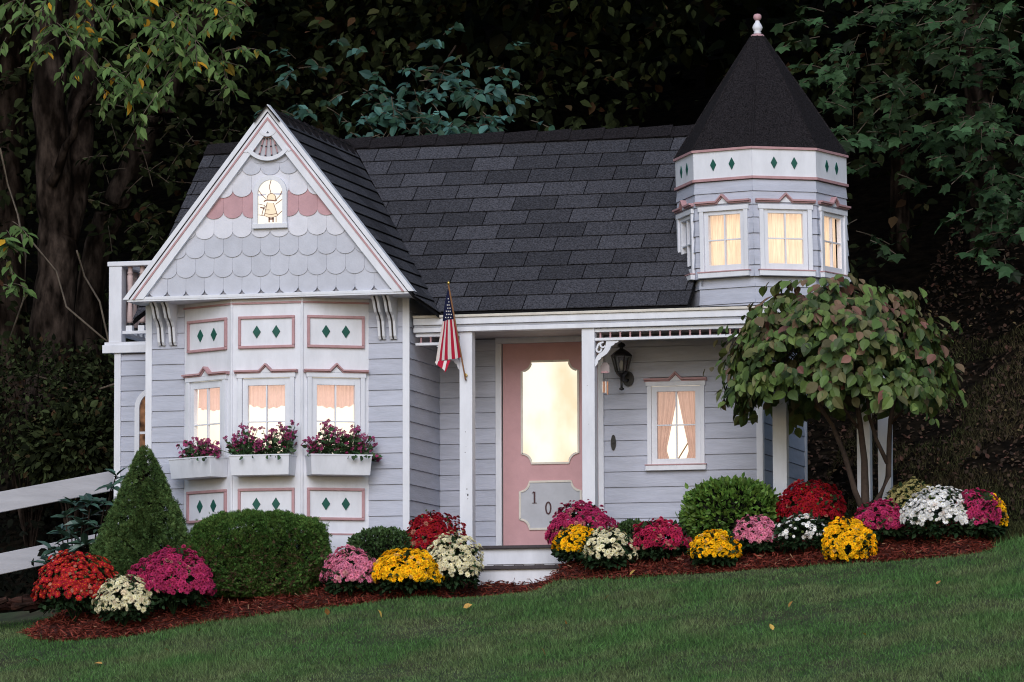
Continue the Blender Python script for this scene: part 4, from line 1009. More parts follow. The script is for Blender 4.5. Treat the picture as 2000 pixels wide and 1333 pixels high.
mum('small yellow chrysanthemum leaning at the right edge of the steps', 1130, 1024, 98, -.52, 'yellow', 130, .022, sparse=.3)
mum('off-white open chrysanthemum right of the steps', 1188, 1027, 108, -.72, 'cream', 105, .025, sparse=.55)
mum('crimson chrysanthemum under the curtained window', 1290, 1014, 120, -.55, 'crimson', 170, .024, sparse=.2)
mum('yellow chrysanthemum in front of the loose green shrub', 1395, 1036, 100, -.90, 'yellow', 160, .023)
mum('pale pink chrysanthemum right of the loose green shrub', 1477, 1006, 94, -.72, 'pink', 140, .022)
mum('sparse white chrysanthemum with green gaps, in front of the bright red one', 1570, 1002, 116, -.78, 'white', 70, .023, sparse=.9)
mum('bright red chrysanthemum at the foot of the porch post left of the little tree', 1582, 937, 134, -.22, 'red', 220, .024)
mum('ball-shaped yellow chrysanthemum at the front of the bed before the little tree', 1656, 1013, 106, -.98, 'yellow', 280, .021, spread=125)
mum('magenta chrysanthemum at the foot of the little tree', 1721, 977, 114, -.76, 'magenta', 170, .023)
mum('pale yellow chrysanthemum behind the little tree trunk', 1784, 935, 114, .0, 'pale', 190, .019)
mum('large white chrysanthemum right of the little tree', 1832, 948, 152, -.84, 'white', 200, .025, sparse=.4)
mum('magenta chrysanthemum at the far right end of the bed', 1905, 954, 96, -.80, 'magenta', 130, .022, sparse=.2)
mum('yellow chrysanthemum half hidden behind the far right magenta one', 1934, 962, 60, -.62, 'yellow', 80, .022, sparse=.2)

# ------------------------------------------------------------------ clipped shrubs
def sprig(n=5, w=.10):
    v = []; f = []
    for k in range(n):
        a = (k - (n - 1) / 2) * .45; b = len(v); s, c = math.sin(a), math.cos(a); zz = .12 * (k % 2)
        v += [(0, 0, 0), (s * .55 - c * w, c * .55 + s * w, zz), (s, c, zz), (s * .55 + c * w, c * .55 - s * w, zz)]; f.append((b, b + 1, b + 2, b + 3))
    return v, f
SPV, SPF = sprig()
m_yew = mat('yew_needle', (.052, .112, .026), .8, isl_var=.7, hue_var=.02, scale=9, col2=(.080, .145, .034), spec=.06)
m_spruce = mat('spruce_needle', (.055, .100, .033), .7, isl_var=.6, hue_var=.02, scale=7, col2=(.085, .140, .045), spec=.06)
m_box = mat('boxwood_leaf', (.032, .068, .020), .55, isl_var=.5, scale=9, col2=(.048, .092, .026), spec=.35)
m_privet = mat('privet_leaf', (.085, .165, .028), .5, isl_var=.5, hue_var=.02, spec=.3)
m_core = mat('shrub_core', (.010, .011, .007), .95)  # near-black colour stands for the shade inside the shrubs
def shrub(name, label, px, *a_, brown=0, holes=0.0, **k_):
    global HOLES, BROWN
    HOLES, BROWN = holes, brown; return shrub_(name, label, px, *a_, **k_)
m_brown = mat('brown_needle', (.095, .048, .030), .8, isl_var=.5)
def shrub_(name, label, px, ptop, pw, Y, depth, shape, n, size, m, tv=SPV, tf=SPF, zpow=2.6, inset=.0, up=.25, rag=.03):
    c = at(px, ptop, Y); X = float(c[0]); zb = float(max(bed_z(X, Y), ground_z(X, Y))); H = float(c[2]) - zb; rx = pw / 2 / gscale(Y, X); ry = depth / 2
    root = thing(name, label, 'shrub', (X, Y, zb))
    d = rand_dirs(n)
    if shape == 'cone':
        t = 1 - np.sqrt(rng.random(n)); ph = rng.uniform(0, 6.283, n)
        prof = (1 - t) ** .87 * (1 - .25 * np.clip(.12 - t, 0, 1) / .12)
        bump = 1 + .05 * np.sin(ph * 5 + t * 9) + .06 * np.sin(ph * 11 - t * 23) + .06 * np.sin(ph * 17 + t * 41) + rng.normal(0, .04, n) + np.where(rng.random(n) < .012, rng.uniform(.05, .14, n), 0)
        r = prof * bump + .012
        p = np.stack([rx * r * np.cos(ph), ry * r * np.sin(ph), H * t], 1); nor = nrm(np.stack([np.cos(ph), np.sin(ph), np.full(n, .45)], 1))
    else:
        e = zpow; k = (np.abs(d[:, 0]) ** e + np.abs(d[:, 1]) ** e + np.abs(d[:, 2]) ** e) ** (-1 / e)
        bump = 1 + .03 * np.sin(d[:, 0] * 9 + px) * np.sin(d[:, 2] * 7) + .025 * np.sin(d[:, 0] * 17 + 3 * d[:, 2]) + rng.normal(0, rag, n) - np.abs(rng.normal(0, .05, n)) + np.where(rng.random(n) < .012, rng.uniform(.03, .08, n), 0)
        q = d * (k * bump)[:, None]
        p = np.stack([rx * q[:, 0], ry * q[:, 1], H * (.5 + .5 * q[:, 2])], 1); nor = nrm(d * np.array([1 / rx, 1 / ry, 2 / H]))
        p[:, 2] = np.maximum(p[:, 2], .01)
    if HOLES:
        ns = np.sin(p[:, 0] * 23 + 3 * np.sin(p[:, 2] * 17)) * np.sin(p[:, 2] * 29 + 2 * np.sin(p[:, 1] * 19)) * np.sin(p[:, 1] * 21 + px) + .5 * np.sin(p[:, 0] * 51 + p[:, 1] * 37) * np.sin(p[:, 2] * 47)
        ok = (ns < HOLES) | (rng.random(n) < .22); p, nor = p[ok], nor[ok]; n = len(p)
    tip = nrm(nor + rng.normal(0, .45, (n, 3)) + np.array([0, 0, up]))
    if BROWN:
        k_ = rng.permutation(n)[:BROWN]; k_ = k_[rng.random(len(k_)) < np.clip(1.15 - 1.4 * p[k_, 2] / H, 0, 1)]
        scatter_mesh('brown_foliage', tv, tf, p[k_] * np.array([1.0, 1.0, 1]), frames(nrm(nor[k_] + rng.normal(0, .7, (len(k_), 3))), nrm(rng.normal(0, 1, (len(k_), 3))), size * rng.uniform(.6, 1.2, len(k_))), m_brown, root)
    scatter_mesh('foliage', tv, tf, p, frames(tip, nrm(rng.normal(0, 1, (n, 3)) + nor * .3), size * rng.uniform(.6, 1.25, n)), m, root)
    # inner twigs: what shows between the leaves is dark wood and shade
    b = MB()
    for k in range(70):
        a = rng.uniform(0, 6.283); t = rng.random(); rr = .8 * (1 - t if shape == 'cone' else math.sqrt(max(1 - (2 * t - 1) ** 2, .1)))
        b.tube([(0, 0, .0), (rx * rr * .4 * math.cos(a), ry * rr * .4 * math.sin(a), H * t * .6), (rx * rr * math.cos(a), ry * rr * math.sin(a), H * t * .92)], [.010, .006, .003], 4, cap=False)
    b.build('branches', M['bark'], root)['kind'] = 'stuff'
    NI = 1500; dd = rand_dirs(NI) * rng.uniform(.2, .82, NI)[:, None]
    if shape == 'cone':
        t = 1 - np.sqrt(rng.random(NI)); ph = rng.uniform(0, 6.283, NI); r = (1 - t) * rng.uniform(.2, .85, NI); ip = np.stack([rx * r * np.cos(ph), ry * r * np.sin(ph), H * t * .97], 1)
    else: ip = np.stack([rx * dd[:, 0], ry * dd[:, 1], np.maximum(H * (.5 + .5 * dd[:, 2]), .01)], 1)
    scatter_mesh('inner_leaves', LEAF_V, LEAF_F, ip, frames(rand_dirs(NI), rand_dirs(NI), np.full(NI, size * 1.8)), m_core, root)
    return root
shrub('cone_evergreen', 'dense cone-shaped dwarf evergreen at the left corner of the cottage', 283, 870, 250, -.72, .84, 'cone', 46000, .027, m_spruce, holes=.30)
shrub('clipped_hedge', 'dark green clipped oblong hedge with a flat rounded top below the bay window', 506, 1005, 266, -.74, .66, 'box', 52000, .026, m_yew, zpow=3.0, rag=.03, holes=.22, brown=16000)
shrub('boxwood_bush', 'low rounded boxwood bush between the hedge and the dark red flowers', 747, 1034, 140, -.48, .45, 'round', 7000, .026, m_box, LEAF_V, LEAF_F, zpow=2.2)
shrub('boxwood_bush', 'dark low bush hidden between white and crimson flowers right of the steps', 1235, 1019, 70, -.25, .3, 'round', 3000, .026, m_box, LEAF_V, LEAF_F, zpow=2.1)
shrub('leafy_bush', 'loose bright green leafy bush in front of the right porch', 1427, 943, 178, -.20, .6, 'round', 5200, .046, m_privet, LEAF_V, LEAF_F, zpow=2.4, rag=.05)
# ------------------------------------------------------------------ rhododendron by the fence
m_rhodo = mat('rhododendron_leaf', (.036, .078, .056), .35, isl_var=.4, hue_var=.02, spec=.45)
rp_ = at(150, 1080, -.30); rh = thing('rhododendron', 'rhododendron with long leathery leaves between the fence and the cone evergreen', 'shrub', (float(rp_[0]), -.30, float(ground_z(rp_[0], -.30))))
ro = np.array(rh.location); lp = []; lt_ = []; b = MB()
for (px, py, Y, k) in ((146, 985, -.3, 9), (176, 985, -.25, 9), (205, 985, -.2, 7), (128, 1010, -.32, 7), (160, 1025, -.4, 9), (190, 1030, -.3, 8), (140, 1050, -.35, 8), (106, 1075, -.45, 8), (128, 1082, -.5, 8), (165, 1065, -.4, 9), (218, 950, .05, 7), (226, 930, .1, 5), (95, 1100, -.5, 6), (150, 1100, -.3, 8), (200, 1070, -.1, 9), (120, 1040, -.1, 7), (185, 1100, -.2, 9), (175, 1010, .0, 9)):
    c = at(px, py, Y) - ro; b.tube([(0, 0, 0), (c[0] * .5, c[1] * .5, c[2] * .35), tuple(c)], .006, 5, cap=False)
    for q in range(k):
        a = 6.283 * (q + rng.random() * .5) / k; lp.append(c + rng.normal(0, .008, 3)); lt_.append((math.cos(a), math.sin(a), rng.uniform(-.35, .75)))
b.build('stems', M['bark'], rh); lp = np.array(lp); lt_ = nrm(np.array(lt_))
leaves(rh, [(x * .62, y, z) for x, y, z in LEAF_V], LEAF_F, lp, frames(lt_, nrm(rng.normal(0, .25, (len(lp), 3)) + np.array([0, -.35, 1])), rng.uniform(.110, .175, len(lp))), m_rhodo, len(lp))
NI = 700; NI = 1500; ip = np.stack([rng.normal(.10, .15, NI), rng.uniform(.02, .5, NI), rng.uniform(0, .52, NI)], 1)
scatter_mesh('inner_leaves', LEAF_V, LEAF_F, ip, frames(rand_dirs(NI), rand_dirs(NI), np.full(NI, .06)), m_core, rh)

# ------------------------------------------------------------------ the little ornamental tree
m_orn = mat('viburnum_leaf', (.06, .10, .03), .55, isl_var=.50, spec=.3, ramp=[(0, (.040, .072, .020)), (.45, (.070, .116, .028)), (.8, (.095, .134, .034)), (.93, (.115, .118, .042)), (1, (.120, .100, .05))])
tz = at(1692, 1003, -.33); tree = thing('ornamental_tree', 'little umbrella-shaped tree with broad green and reddish leaves on bare stems', 'tree', (float(tz[0]), -.33, float(bed_z(tz[0], -.33))))
to = np.array(tree.location)
A = lambda px, py, Y: tuple(at(px, py, Y) - to)
tk = MB().tube([A(1692, 1020, -.33), A(1690, 985, -.33), A(1688, 900, -.33), A(1680, 830, -.33), A(1672, 770, -.33), A(1665, 690, -.3)], [.040, .034, .026, .022, .017, .010], 9).build('trunk', M['stem'], tree, smooth=True)
for pts, rr in (([A(1690, 1010, -.33), A(1670, 960, -.36), A(1650, 890, -.40), A(1625, 830, -.42), A(1580, 760, -.45), A(1540, 700, -.45)], [.026, .022, .020, .017, .013, .008]),
                ([A(1694, 1010, -.33), A(1716, 975, -.30), A(1735, 930, -.28), A(1737, 860, -.26), A(1739, 820, -.25), A(1760, 730, -.2), A(1790, 680, -.2)], [.028, .026, .023, .019, .017, .012, .008]),
                ([A(1733, 905, -.28), A(1712, 860, -.30), A(1698, 815, -.30), A(1690, 740, -.32), A(1700, 650, -.3)], [.018, .015, .014, .012, .006]),
                ([A(1684, 845, -.33), A(1660, 815, -.36), A(1620, 750, -.5), A(1590, 650, -.55)], [.014, .012, .010, .006]),
                ([A(1686, 780, -.33), A(1640, 700, -.1), A(1600, 620, .05)], [.012, .009, .005]), ([A(1739, 830, -.25), A(1790, 770, -.3), A(1830, 740, -.3)], [.010, .008, .005])):
    MB().tube(pts, rr, 8).build('limb', M['stem'], tree, smooth=True)
cc = np.array(A(1636, 735, -.35)); RX, RY, RZ = .79, .75, .66
NC = 860
th = np.arccos(1 - rng.random(NC) * 1.20); ph = rng.uniform(0, 6.283, NC); rr = np.where(rng.random(NC) < .78, rng.uniform(.90, 1.04, NC), rng.uniform(.5, .9, NC))
lump = 1 + .09 * np.sin(ph * 4 + 1) * np.sin(th * 3) + .08 * np.sin(ph * 9 + th * 5) + rng.normal(0, .03, NC)
P_, T_, N_ = [], [], []
for q in range(NC):
    t, f, r = th[q], ph[q], rr[q] * lump[q]
    base = cc + np.array([RX * math.sin(t) * math.cos(f) * r, RY * math.sin(t) * math.sin(f) * r, RZ * math.cos(t) * r - max(t - 1.35, 0) * (.15 + .12 * max(0, math.sin(2 * f + 3.3)))])
    o_ = np.array([math.cos(f), math.sin(f), 0]); nor = np.array([math.sin(t) * math.cos(f) / RX, math.sin(t) * math.sin(f) / RY, math.cos(t) / RZ]); nor /= np.linalg.norm(nor)
    d = o_ * rng.uniform(.5, 1.0) + np.array([0, 0, rng.uniform(-.55, .15)]) + rng.normal(0, .3, 3); d /= np.linalg.norm(d); sd = np.cross(d, [0, 0, 1]); sd /= np.linalg.norm(sd)
    for k in range(rng.integers(3, 7) if q % 9 else 8):
        s_ = (-1, 1)[k % 2]; P_.append(base + d * (.035 * k - .05) + sd * s_ * .012 + rng.normal(0, .012, 3))
        T_.append(sd * s_ * rng.uniform(.4, 1.0) + d * rng.uniform(.2, .8) + np.array([0, 0, -rng.uniform(.35, 1.4)])); N_.append(nor + rng.normal(0, .30, 3) + np.array([0, 0, .35]))
p = np.array(P_); tip = nrm(np.array(T_)); nn = nrm(np.array(N_)); NL = len(p)
hgt = np.clip((p[:, 2] - cc[2] + .1) / .75, 0, 1); isred = rng.random(NL) < .05 + .40 * hgt ** 1.4
sz = rng.uniform(.052, .124, NL); fr_ = frames(tip, nn, sz)
m_bronze = mat('bronze_leaf', (.12, .09, .045), .6, isl_var=.3, spec=.25, ramp=[(0, (.090, .100, .040)), (.4, (.125, .105, .050)), (.75, (.150, .088, .058)), (1, (.185, .080, .066))])
ORN = [(x * 1.05, y, z) for x, y, z in OVATE_V]
leaves(tree, ORN, OVATE_F, p[~isred], fr_[~isred], m_orn, 200)
leaves(tree, ORN, OVATE_F, p[isred], fr_[isred], m_bronze, 90, mass='bronze_foliage')
b = MB()
for k in range(46):
    a = rng.uniform(0, 6.283); t = rng.uniform(.1, 1.45); e = cc + np.array([RX * math.sin(t) * math.cos(a), RY * math.sin(t) * math.sin(a), RZ * math.cos(t)]) * rng.uniform(.9, 1.06)
    s = cc + (e - cc) * .3 + np.array([0, 0, -.12]); b.tube([tuple(s), tuple((s + e) / 2 + np.array([0, 0, .06])), tuple(e)], [.006, .004, .0015], 4, cap=False)
b.build('twigs', M['stem'], tree)['kind'] = 'stuff'

# ------------------------------------------------------------------ woods behind
def sprays(root, list_, size, m, tv, tf, n_single, droop=.5, tw=.004, step=.055, up=.35):
    """leafy twigs: each starts at a point, runs in a direction and carries leaves on both sides"""
    o = np.array(root.location); P_ = []; T_ = []; N_ = []; b = MB()
    for s, d, ln in list_:
        s = np.array(s) - o; d = np.array(d) / np.linalg.norm(d); k = max(int(ln / step), 2); pts = []
        side = np.cross(d, [0, 0, 1]); side /= max(np.linalg.norm(side), 1e-6)
        for q in range(k + 1):
            t = q / k; p_ = s + d * ln * t + np.array([0, 0, -droop * .35 * ln * t * t]); pts.append(tuple(p_))
            if q:
                for sg in ((-1, 1) if rng.random() < .7 else (random.choice((-1, 1)),)):
                    P_.append(p_ + rng.normal(0, .012, 3)); T_.append(side * sg * .9 + d * .55 + np.array([0, 0, -droop]) + rng.normal(0, .3, 3)); N_.append(np.array([0, -.55, up + .5]) + rng.normal(0, .35, 3))
        b.tube(pts[::max(1, k // 4)] + [pts[-1]], [tw] * len(pts[::max(1, k // 4)]) + [tw * .4], 4, cap=False)
    b.build('twigs', M['twig'], root)['kind'] = 'stuff'
    P_ = np.array(P_); n = len(P_)
    leaves(root, tv, tf, P_, frames(nrm(np.array(T_)), nrm(np.array(N_)), size * rng.uniform(.65, 1.25, n)), m, n_single)
def trunk(root, pts, rad, name='trunk', n=12):
    o = Vector(root.location); b = MB(); P0 = []
    pts = [Vector(p) - o for p in pts]
    dense = []; rd = []
    for i in range(len(pts) - 1):
        for q in range(5):
            t = q / 5; dense.append(pts[i].lerp(pts[i + 1], t) + Vector((random.gauss(0, .012), random.gauss(0, .012), 0))); rd.append((rad[i] + (rad[i + 1] - rad[i]) * t) * random.uniform(.93, 1.07))
    dense.append(pts[-1]); rd.append(rad[-1])
    return b.tube(dense, rd, n).build(name, M['bark'], root, smooth=True)
def base_at(px, Y):
    x = float(at(px, 700, Y)[0]); return (x, Y, float(ground_z(x, Y)))
lf_l = mat('cherry_leaf', (.040, .066, .024), .5, isl_var=.4, spec=.10, ramp=[(0, (.044, .080, .026)), (.5, (.074, .130, .040)), (.93, (.11, .165, .055)), (.965, (.38, .22, .02)), (1, (.45, .24, .02))])
lf_t = mat('blue_green_leaf', (.028, .070, .062), .5, isl_var=.5, spec=.15, ramp=[(0, (.014, .030, .020)), (.35, (.024, .060, .036)), (.65, (.036, .090, .076)), (1, (.070, .160, .145))])
lf_m = mat('maple_leaf', (.024, .052, .022), .5, isl_var=.5, spec=.10, ramp=[(0, (.013, .022, .010)), (.55, (.024, .048, .020)), (1, (.042, .092, .040))])
lf_d = mat('shade_leaf', (.016, .017, .009), .8, isl_var=.7, spec=.03, ramp=[(0, (.006, .008, .004)), (.5, (.018, .024, .010)), (.9, (.040, .054, .022)), (1, (.055, .026, .016))])  # leaf colours kept dark to carry the woodland shade
# 1 the old tree at the left
t1 = thing('old_tree', 'massive old dark trunk at the left edge with drooping green leaves above', 'tree', base_at(105, 4.6))
trunk(t1, [base_at(85, 4.6), at(95, 760, 4.6), at(110, 560, 4.6), at(112, 400, 4.6), at(100, 200, 4.6), at(85, -60, 4.6), at(85, -500, 4.6)], [.34, .23, .185, .175, .15, .15, .12])
trunk(t1, [at(120, 470, 4.6), at(150, 330, 4.8), at(165, 180, 5.0), at(160, -60, 5.2)], [.16, .14, .13, .12], 'limb')
trunk(t1, [at(100, 360, 4.4), at(150, 240, 4.2), at(185, 175, 4.0)], [.05, .03, .02], 'limb')
L_ = []
for k in range(125):
    px, py = random.uniform(90, 470), random.uniform(-60, 190)
    if py > 40 + (460 - px) * .75 + 60 and px > 330: continue
    if px < 180 and py > 150: continue
    L_.append((at(px, py, random.uniform(2.9, 3.8)), (random.gauss(.3, .6), random.gauss(-.6, .4), random.gauss(-.25, .3)), random.uniform(.22, .5)))
for k in range(10): L_.append((at(random.uniform(0, 110), random.uniform(-40, 90), 3.4), (random.gauss(0, .6), -.6, random.gauss(-.4, .3)), random.uniform(.15, .3)))
for k in range(8): L_.append((at(random.uniform(0, 40), random.uniform(430, 560), 3.0), (random.gauss(.5, .3), -.6, random.gauss(-.2, .3)), random.uniform(.15, .28)))
sprays(t1, L_, .125, lf_l, SLIM_V, LEAF_F, 280, droop=.75, step=.05)
# 2 leaning trunk
t2 = thing('leaning_tree', 'leaning dark trunk behind the left side of the gable', 'tree', base_at(170, 6.0))
trunk(t2, [base_at(150, 6.0), at(190, 480, 6.0), at(250, 340, 6.0), at(320, 210, 6.0), at(390, 60, 6.0), at(420, -150, 6)], [.16, .13, .13, .12, .10, .08])
L_ = [(at(random.uniform(180, 520), random.uniform(150, 520), random.uniform(4.6, 6.6)), (random.gauss(0, .7), random.gauss(-.5, .4), random.gauss(-.1, .4)), random.uniform(.25, .5)) for k in range(70)]
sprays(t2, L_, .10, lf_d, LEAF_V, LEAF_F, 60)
# 3 blue-green leafy boughs over the roof ridge
t3 = thing('leafy_tree', 'tree with broad blue-green leaves hanging just over the main roof ridge', 'tree', base_at(820, 6.2))
trunk(t3, [base_at(840, 6.4), at(835, 330, 6.3), at(825, 240, 6.1), at(818, 190, 6.0)], [.09, .06, .035, .012])
L_ = []
for (xa, ya, xb, yb2, Ya, Yb, n_) in ((660, 262, 1040, 240, 4.3, 4.1, 26), (700, 240, 900, 150, 4.6, 4.2, 15), (860, 250, 1045, 225, 4.2, 4.1, 14), (760, 200, 880, 85, 4.8, 4.4, 9), (850, 180, 1010, 165, 4.6, 4.3, 13), (900, 160, 1000, 120, 4.9, 4.6, 5), (640, 205, 780, 180, 5.2, 4.8, 9), (520, 235, 650, 225, 5.0, 4.6, 6), (560, 130, 700, 90, 5.6, 5.2, 7), (690, 225, 820, 235, 4.4, 4.2, 10)):
    for q in range(n_):
        t = random.random(); L_.append((at(xa + (xb - xa) * t + random.gauss(0, 12), ya + (yb2 - ya) * t + random.gauss(0, 15), Ya + (Yb - Ya) * t + random.gauss(0, .15)), (random.gauss(.4, .6), random.gauss(-.7, .4), random.gauss(-.1, .3)), random.uniform(.12, .34)))
sprays(t3, L_, .112, lf_t, LEAF_V, LEAF_F, 290, droop=.55, step=.07)
trunk(t3, [at(760, 270, 5.2), at(830, 180, 4.8), at(890, 90, 4.4)], [.03, .02, .008], 'limb')
# 4 maple at the right
t4 = thing('maple_tree', 'maple with lobed dark green leaves at the right behind the turret', 'tree', base_at(1900, 8.0))
trunk(t4, [base_at(1930, 8.0), at(1920, 400, 7.8), at(1900, 150, 7.5), at(1890, -200, 7.2)], [.16, .13, .12, .09])
L_ = []
for k in range(300):
    px, py = random.uniform(1600, 2020), random.uniform(-40, 480)
    lim = 150 + (px - 1600) * .7 if px > 1700 else 290
    if py > lim and random.random() < .75: continue
    if random.random() < .22: continue
    L_.append((at(px, py, random.uniform(4.2, 6.2)), (random.gauss(-.2, .7), random.gauss(-.6, .4), random.gauss(-.15, .35)), random.uniform(.18, .45)))
for k in range(12): L_.append((at(random.uniform(1890, 2010), random.uniform(370, 500), 4.4), (random.gauss(-.2, .7), -.6, random.gauss(-.2, .3)), random.uniform(.18, .35)))
sprays(t4, L_, .122, lf_m, MAPLE_V, MAPLE_F, 290, droop=.45, step=.075)
# 5 slim trunks deep in the shade
for k, (px, Y, r, lab) in enumerate(((640, 11, .08, 'slim dark trunk in the shade behind the gable'), (1760, 11.5, .08, 'dark trunk on the bank right of the turret'), (20, 7.5, .14, 'narrow grey trunk at the extreme left edge'))):
    t = thing('shade_tree', lab, 'tree', base_at(px, Y)); x, y, z = t.location
    trunk(t, [(x, y, z - .2), (x + random.gauss(0, .1), y, z + 2), (x + random.gauss(0, .25), y, z + 5), (x + random.gauss(0, .4), y, z + 9)], [r * 1.3, r, r * .85, r * .6])
    L_ = [((x + random.gauss(0, .9), y + random.gauss(-.8, .7), z + random.uniform(1.2, 7)), (random.gauss(0, .7), random.gauss(-.4, .4), random.gauss(-.1, .4)), random.uniform(.3, .6)) for q in range(70)]
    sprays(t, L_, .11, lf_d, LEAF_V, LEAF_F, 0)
# understory and canopy: countless leaves
def mass(name, n, box, size, m, tv=LEAF_V, tf=LEAF_F, fn=None):
    x = rng.uniform(box[0], box[1], n); y = rng.uniform(box[2], box[3], n); z = rng.uniform(box[4], box[5], n)
    if fn is not None:
        k = fn(x, y, z); x, y, z = x[k], y[k], z[k]
    n = len(x); tip = nrm(rng.normal(0, .7, (n, 3)) + np.array([0, -.4, -.4])); nn = nrm(rng.normal(0, .5, (n, 3)) + np.array([0, -.6, .7]))
    return scatter_mesh(name, tv, tf, np.stack([x, y, z], 1), frames(tip, nn, size * rng.uniform(.6, 1.3, n)), m)
clumpy = lambda x, y, z: (np.sin(x * 2.3 + 1.3 * z) * np.sin(z * 2.9 - y * 1.1) + .6 * np.sin(x * 4.7 - z * 3.9 + y) > -.15)
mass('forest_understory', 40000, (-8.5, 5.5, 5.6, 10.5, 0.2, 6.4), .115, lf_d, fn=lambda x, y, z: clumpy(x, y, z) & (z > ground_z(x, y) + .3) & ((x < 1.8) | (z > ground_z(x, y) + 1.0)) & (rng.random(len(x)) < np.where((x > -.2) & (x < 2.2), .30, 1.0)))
mass('added_shade_canopy', 40000, (-14, 14, 5.2, 26, 6.2, 11.5), .34, lf_d)  # overhead leaf mass added to block skylight from the hillside
mass('added_edge_canopy', 7000, (-10, 3.2, 2.6, 6.5, 6.6, 10.5), .26, lf_d)  # more leaves above the view, added to shade the wood's near edge
lf_k = mat('deep_shade_leaf', (.006, .007, .005), .7, isl_var=.5, spec=.02)  # leaf colour darkened to stand for deep shade
mass('shade_fill_leaves', 14000, (-7, -2.85, .7, 4.2, -.5, 1.6), .07, lf_k, fn=lambda x, y, z: (z > ground_z(x, y)) & (z < ground_z(x, y) + .55))  # dark leaf mass added so the ground behind the fence goes black
# dark shrubs behind the fence
for k, (px, py, Y, w, h, lab, s) in enumerate(((60, 800, 3.4, .75, .62, 'dark small-leaved shrub at the left edge behind the fence', .055), (150, 880, 2.8, .50, .38, 'low leafy shrub just above the fence rail', .075), (210, 830, 3.6, .55, .75, 'dim feathery shrub against the left wall of the cottage', .06))):
    c = at(px, py, Y); sh = thing('dark_shrub', lab, 'shrub', (float(c[0]), Y, float(ground_z(c[0], Y)))); n = 3200
    d = rand_dirs(n) * rng.uniform(.55, 1.05, n)[:, None]; zc = float(c[2]) - sh.location.z
    p = np.stack([d[:, 0] * w, d[:, 1] * w * .8, zc + d[:, 2] * h], 1)
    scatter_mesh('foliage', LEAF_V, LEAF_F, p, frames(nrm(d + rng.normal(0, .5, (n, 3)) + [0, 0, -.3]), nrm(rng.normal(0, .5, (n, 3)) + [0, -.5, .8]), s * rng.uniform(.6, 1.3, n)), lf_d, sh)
    b = MB()
    for q in range(16):
        e = d[q] * np.array([w, w * .8, h]) * .8; b.tube([(0, 0, 0), (e[0] * .4, e[1] * .4, zc * .6), (e[0], e[1], zc + e[2])], [.014, .009, .004], 5, cap=False)
    b.build('branches', M['bark'], sh)['kind'] = 'stuff'
# bare vines
for k, (pts, lab) in enumerate((([(0, 290), (15, 360), (35, 420), (50, 500), (48, 580), (20, 660)], 'long bare vine curling down in front of the big left trunk'), ([(60, 470), (110, 530), (130, 600), (200, 660), (240, 690)], 'bare twig slanting down towards the balcony'), ([(70, 735), (130, 750), (180, 765), (225, 750)], 'bare twig running sideways behind the fence'), ([(150, 490), (165, 540), (195, 590), (215, 680)], 'thin vine hanging just left of the balcony'))):
    v = thing('bare_vine', lab, 'vine', tuple(at(*pts[0], 3.4))); o_ = Vector(v.location)
    MB().tube([Vector(at(x, y, 3.4 + .25 * math.sin(i * 1.7))) - o_ for i, (x, y) in enumerate(pts)], .009, 6).build('stem', M['twig'], v, smooth=True)
# leaf litter and weeds on the bank
m_lit = mat('fallen_litter', (.05, .03, .02), .9, isl_var=.6, ramp=[(0, (.026, .016, .010)), (.6, (.046, .028, .018)), (.9, (.085, .038, .028)), (1, (.17, .13, .06))])
N = 34000; x = rng.uniform(-4, 8, N); y = rng.uniform(.4, 9, N); ok = (y > np.interp(x, HX, HY) - .4) & ((x > 2.7) | (y > 3)); x, y = x[ok], y[ok]; N = len(x)
scatter_mesh('leaf_litter', LEAF_V, LEAF_F, np.stack([x, y, ground_z(x, y) + .012], 1), frames(rand_dirs(N), nrm(rng.normal(0, .35, (N, 3)) + [0, -.35, 1]), rng.uniform(.025, .06, N)), m_lit)
m_weed = mat('bank_grass', (.040, .046, .018), .8, isl_var=.7, spec=.05, scale=1.6, col2=(.050, .040, .022))
N = 60000; x = rng.uniform(2.7, 7.5, N); y = .2 + rng.random(N) ** 1.5 * 5.6; y = np.where((x > 4.5) & (rng.random(N) < .4), rng.uniform(-.75, .5, N), y); ok = (y > np.interp(x, HX, HY) - .5) | (x > 4.7); ok &= (np.sin(x * 3 + y * 2) * np.sin(y * 3.1 - x) > -.3); x, y = x[ok], y[ok]; N = len(x); h = rng.uniform(.03, .08, N)
scatter_mesh('bank_grass', [(-.5, 0, 0), (.5, 0, 0), (.3, .6, .05), (-.3, .6, .05), (0, 1, .3)], [(0, 1, 2, 3), (3, 2, 4)], np.stack([x, y, ground_z(x, y)], 1), frames(nrm(np.stack([rng.normal(0, .5, N), rng.normal(-.2, .5, N), np.ones(N)], 1)), nrm(rng.normal(0, 1, (N, 3)) + [0, -.5, 0]), np.stack([np.full(N, .006), h, h], 1)), m_weed)
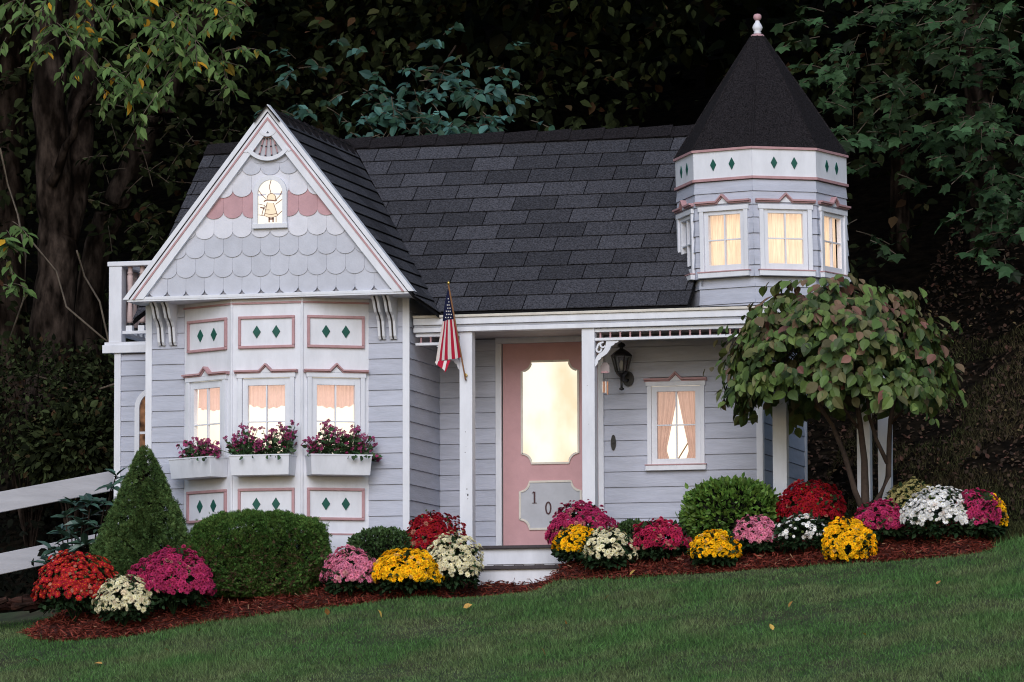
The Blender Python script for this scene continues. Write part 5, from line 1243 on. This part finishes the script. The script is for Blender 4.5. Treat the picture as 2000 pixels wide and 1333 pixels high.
# bark log at the left foot of the bed
lg = thing('bark_log', 'weathered reddish pile of broken log pieces at the left end of the bed', 'log', tuple(at(40, 1185, -.95)))
trunkm = mat('log_bark', (.040, .017, .013), .95, var=.7, scale=16, stretch=(.25, 1, 1), bump=1, bscale=30, col2=(.018, .011, .009), obj_var=.5, spec=.05)
for k in range(15):
    x0 = random.uniform(-.55, .02); x1 = x0 + random.uniform(.18, .42); y = random.uniform(-.20, .25); z = random.uniform(-.05, .03) + .05 * (y > .1); r = random.uniform(.018, .042); dy = random.gauss(0, .08)
    fl = Matrix.Diagonal((1, 1, .55))
    bb = MB().tube([(x0 + (x1 - x0) * t, y + dy * t + random.gauss(0, .008), z + random.gauss(0, .006) + .03 * t) for t in np.linspace(0, 1, 7)], [r * random.uniform(.55, 1.2) for _ in range(7)], 7)
    bb.build('log_piece', trunkm, lg)
# fallen leaves on the lawn
m_fl = mat('fallen_leaf', (.40, .24, .06), .7, obj_var=.35, hue_var=.03)
me = template_mesh('fallen_leaf', LEAF_V, LEAF_F, m_fl)
for px, py, lab in ((640, 1210, 'dry leaf on the grass below the right end of the hedge'), (745, 1215, 'small curled leaf on the grass below the broad yellow flowers'), (330, 1280, 'yellow leaf on the grass in front of the left tip of the bed'), (455, 1282, 'yellowish leaf on the lawn below the large magenta flowers'),
        (200, 1305, 'leaf lying lowest at the left of the lawn near its corner'), (1105, 1228, 'pale round leaf alone on the grass below the steps'), (1065, 1290, 'bright yellow leaf low on the middle of the lawn'), (1540, 1195, 'tan leaf on the grass below the sparse white flowers'),
        (1690, 1250, 'yellow leaf on the right lawn below the ball-shaped yellow flowers'), (1510, 1240, 'greenish leaf low on the lawn below the pale pink flowers'), (1830, 1150, 'leaf on the grass below the large white flowers at the right'), (75, 1300, 'leaf on the grass nearest the left edge of the picture'),
        (1180, 1180, 'small leaf on the grass just below the off-white flowers'), (905, 1195, 'dry leaf on the grass left of the steps'), (700, 1160, 'large tan leaf lying on the mulch below the pink flowers by the hedge'), (390, 1240, 'brown leaf at the grass edge between the mulch tip and the hedge'),
        (1230, 1132, 'tan leaf on the mulch edge below the crimson flowers'), (1770, 1092, 'pale leaf on the mulch below the little tree')):
    best = min(np.linspace(-4.8, -.5, 140), key=lambda Y: abs(at(px, py, Y)[2] - max(float(ground_z(at(px, py, Y)[0], Y)), float(bed_z(at(px, py, Y)[0], Y)) if Y > bed_edge(at(px, py, Y)[0]) else -9)))
    q = at(px, py, best); o = bpy.data.objects.new('fallen_leaf', me); COL.objects.link(o)
    s = random.uniform(.04, .075); o.location = (q[0], q[1], q[2] + .03); o.scale = (s, s, s); o.rotation_euler = (random.gauss(.7, .3), random.gauss(0, .4), random.uniform(0, 6.28))
    tag(o, lab, 'leaf', 'dry leaves scattered on the grass and mulch')
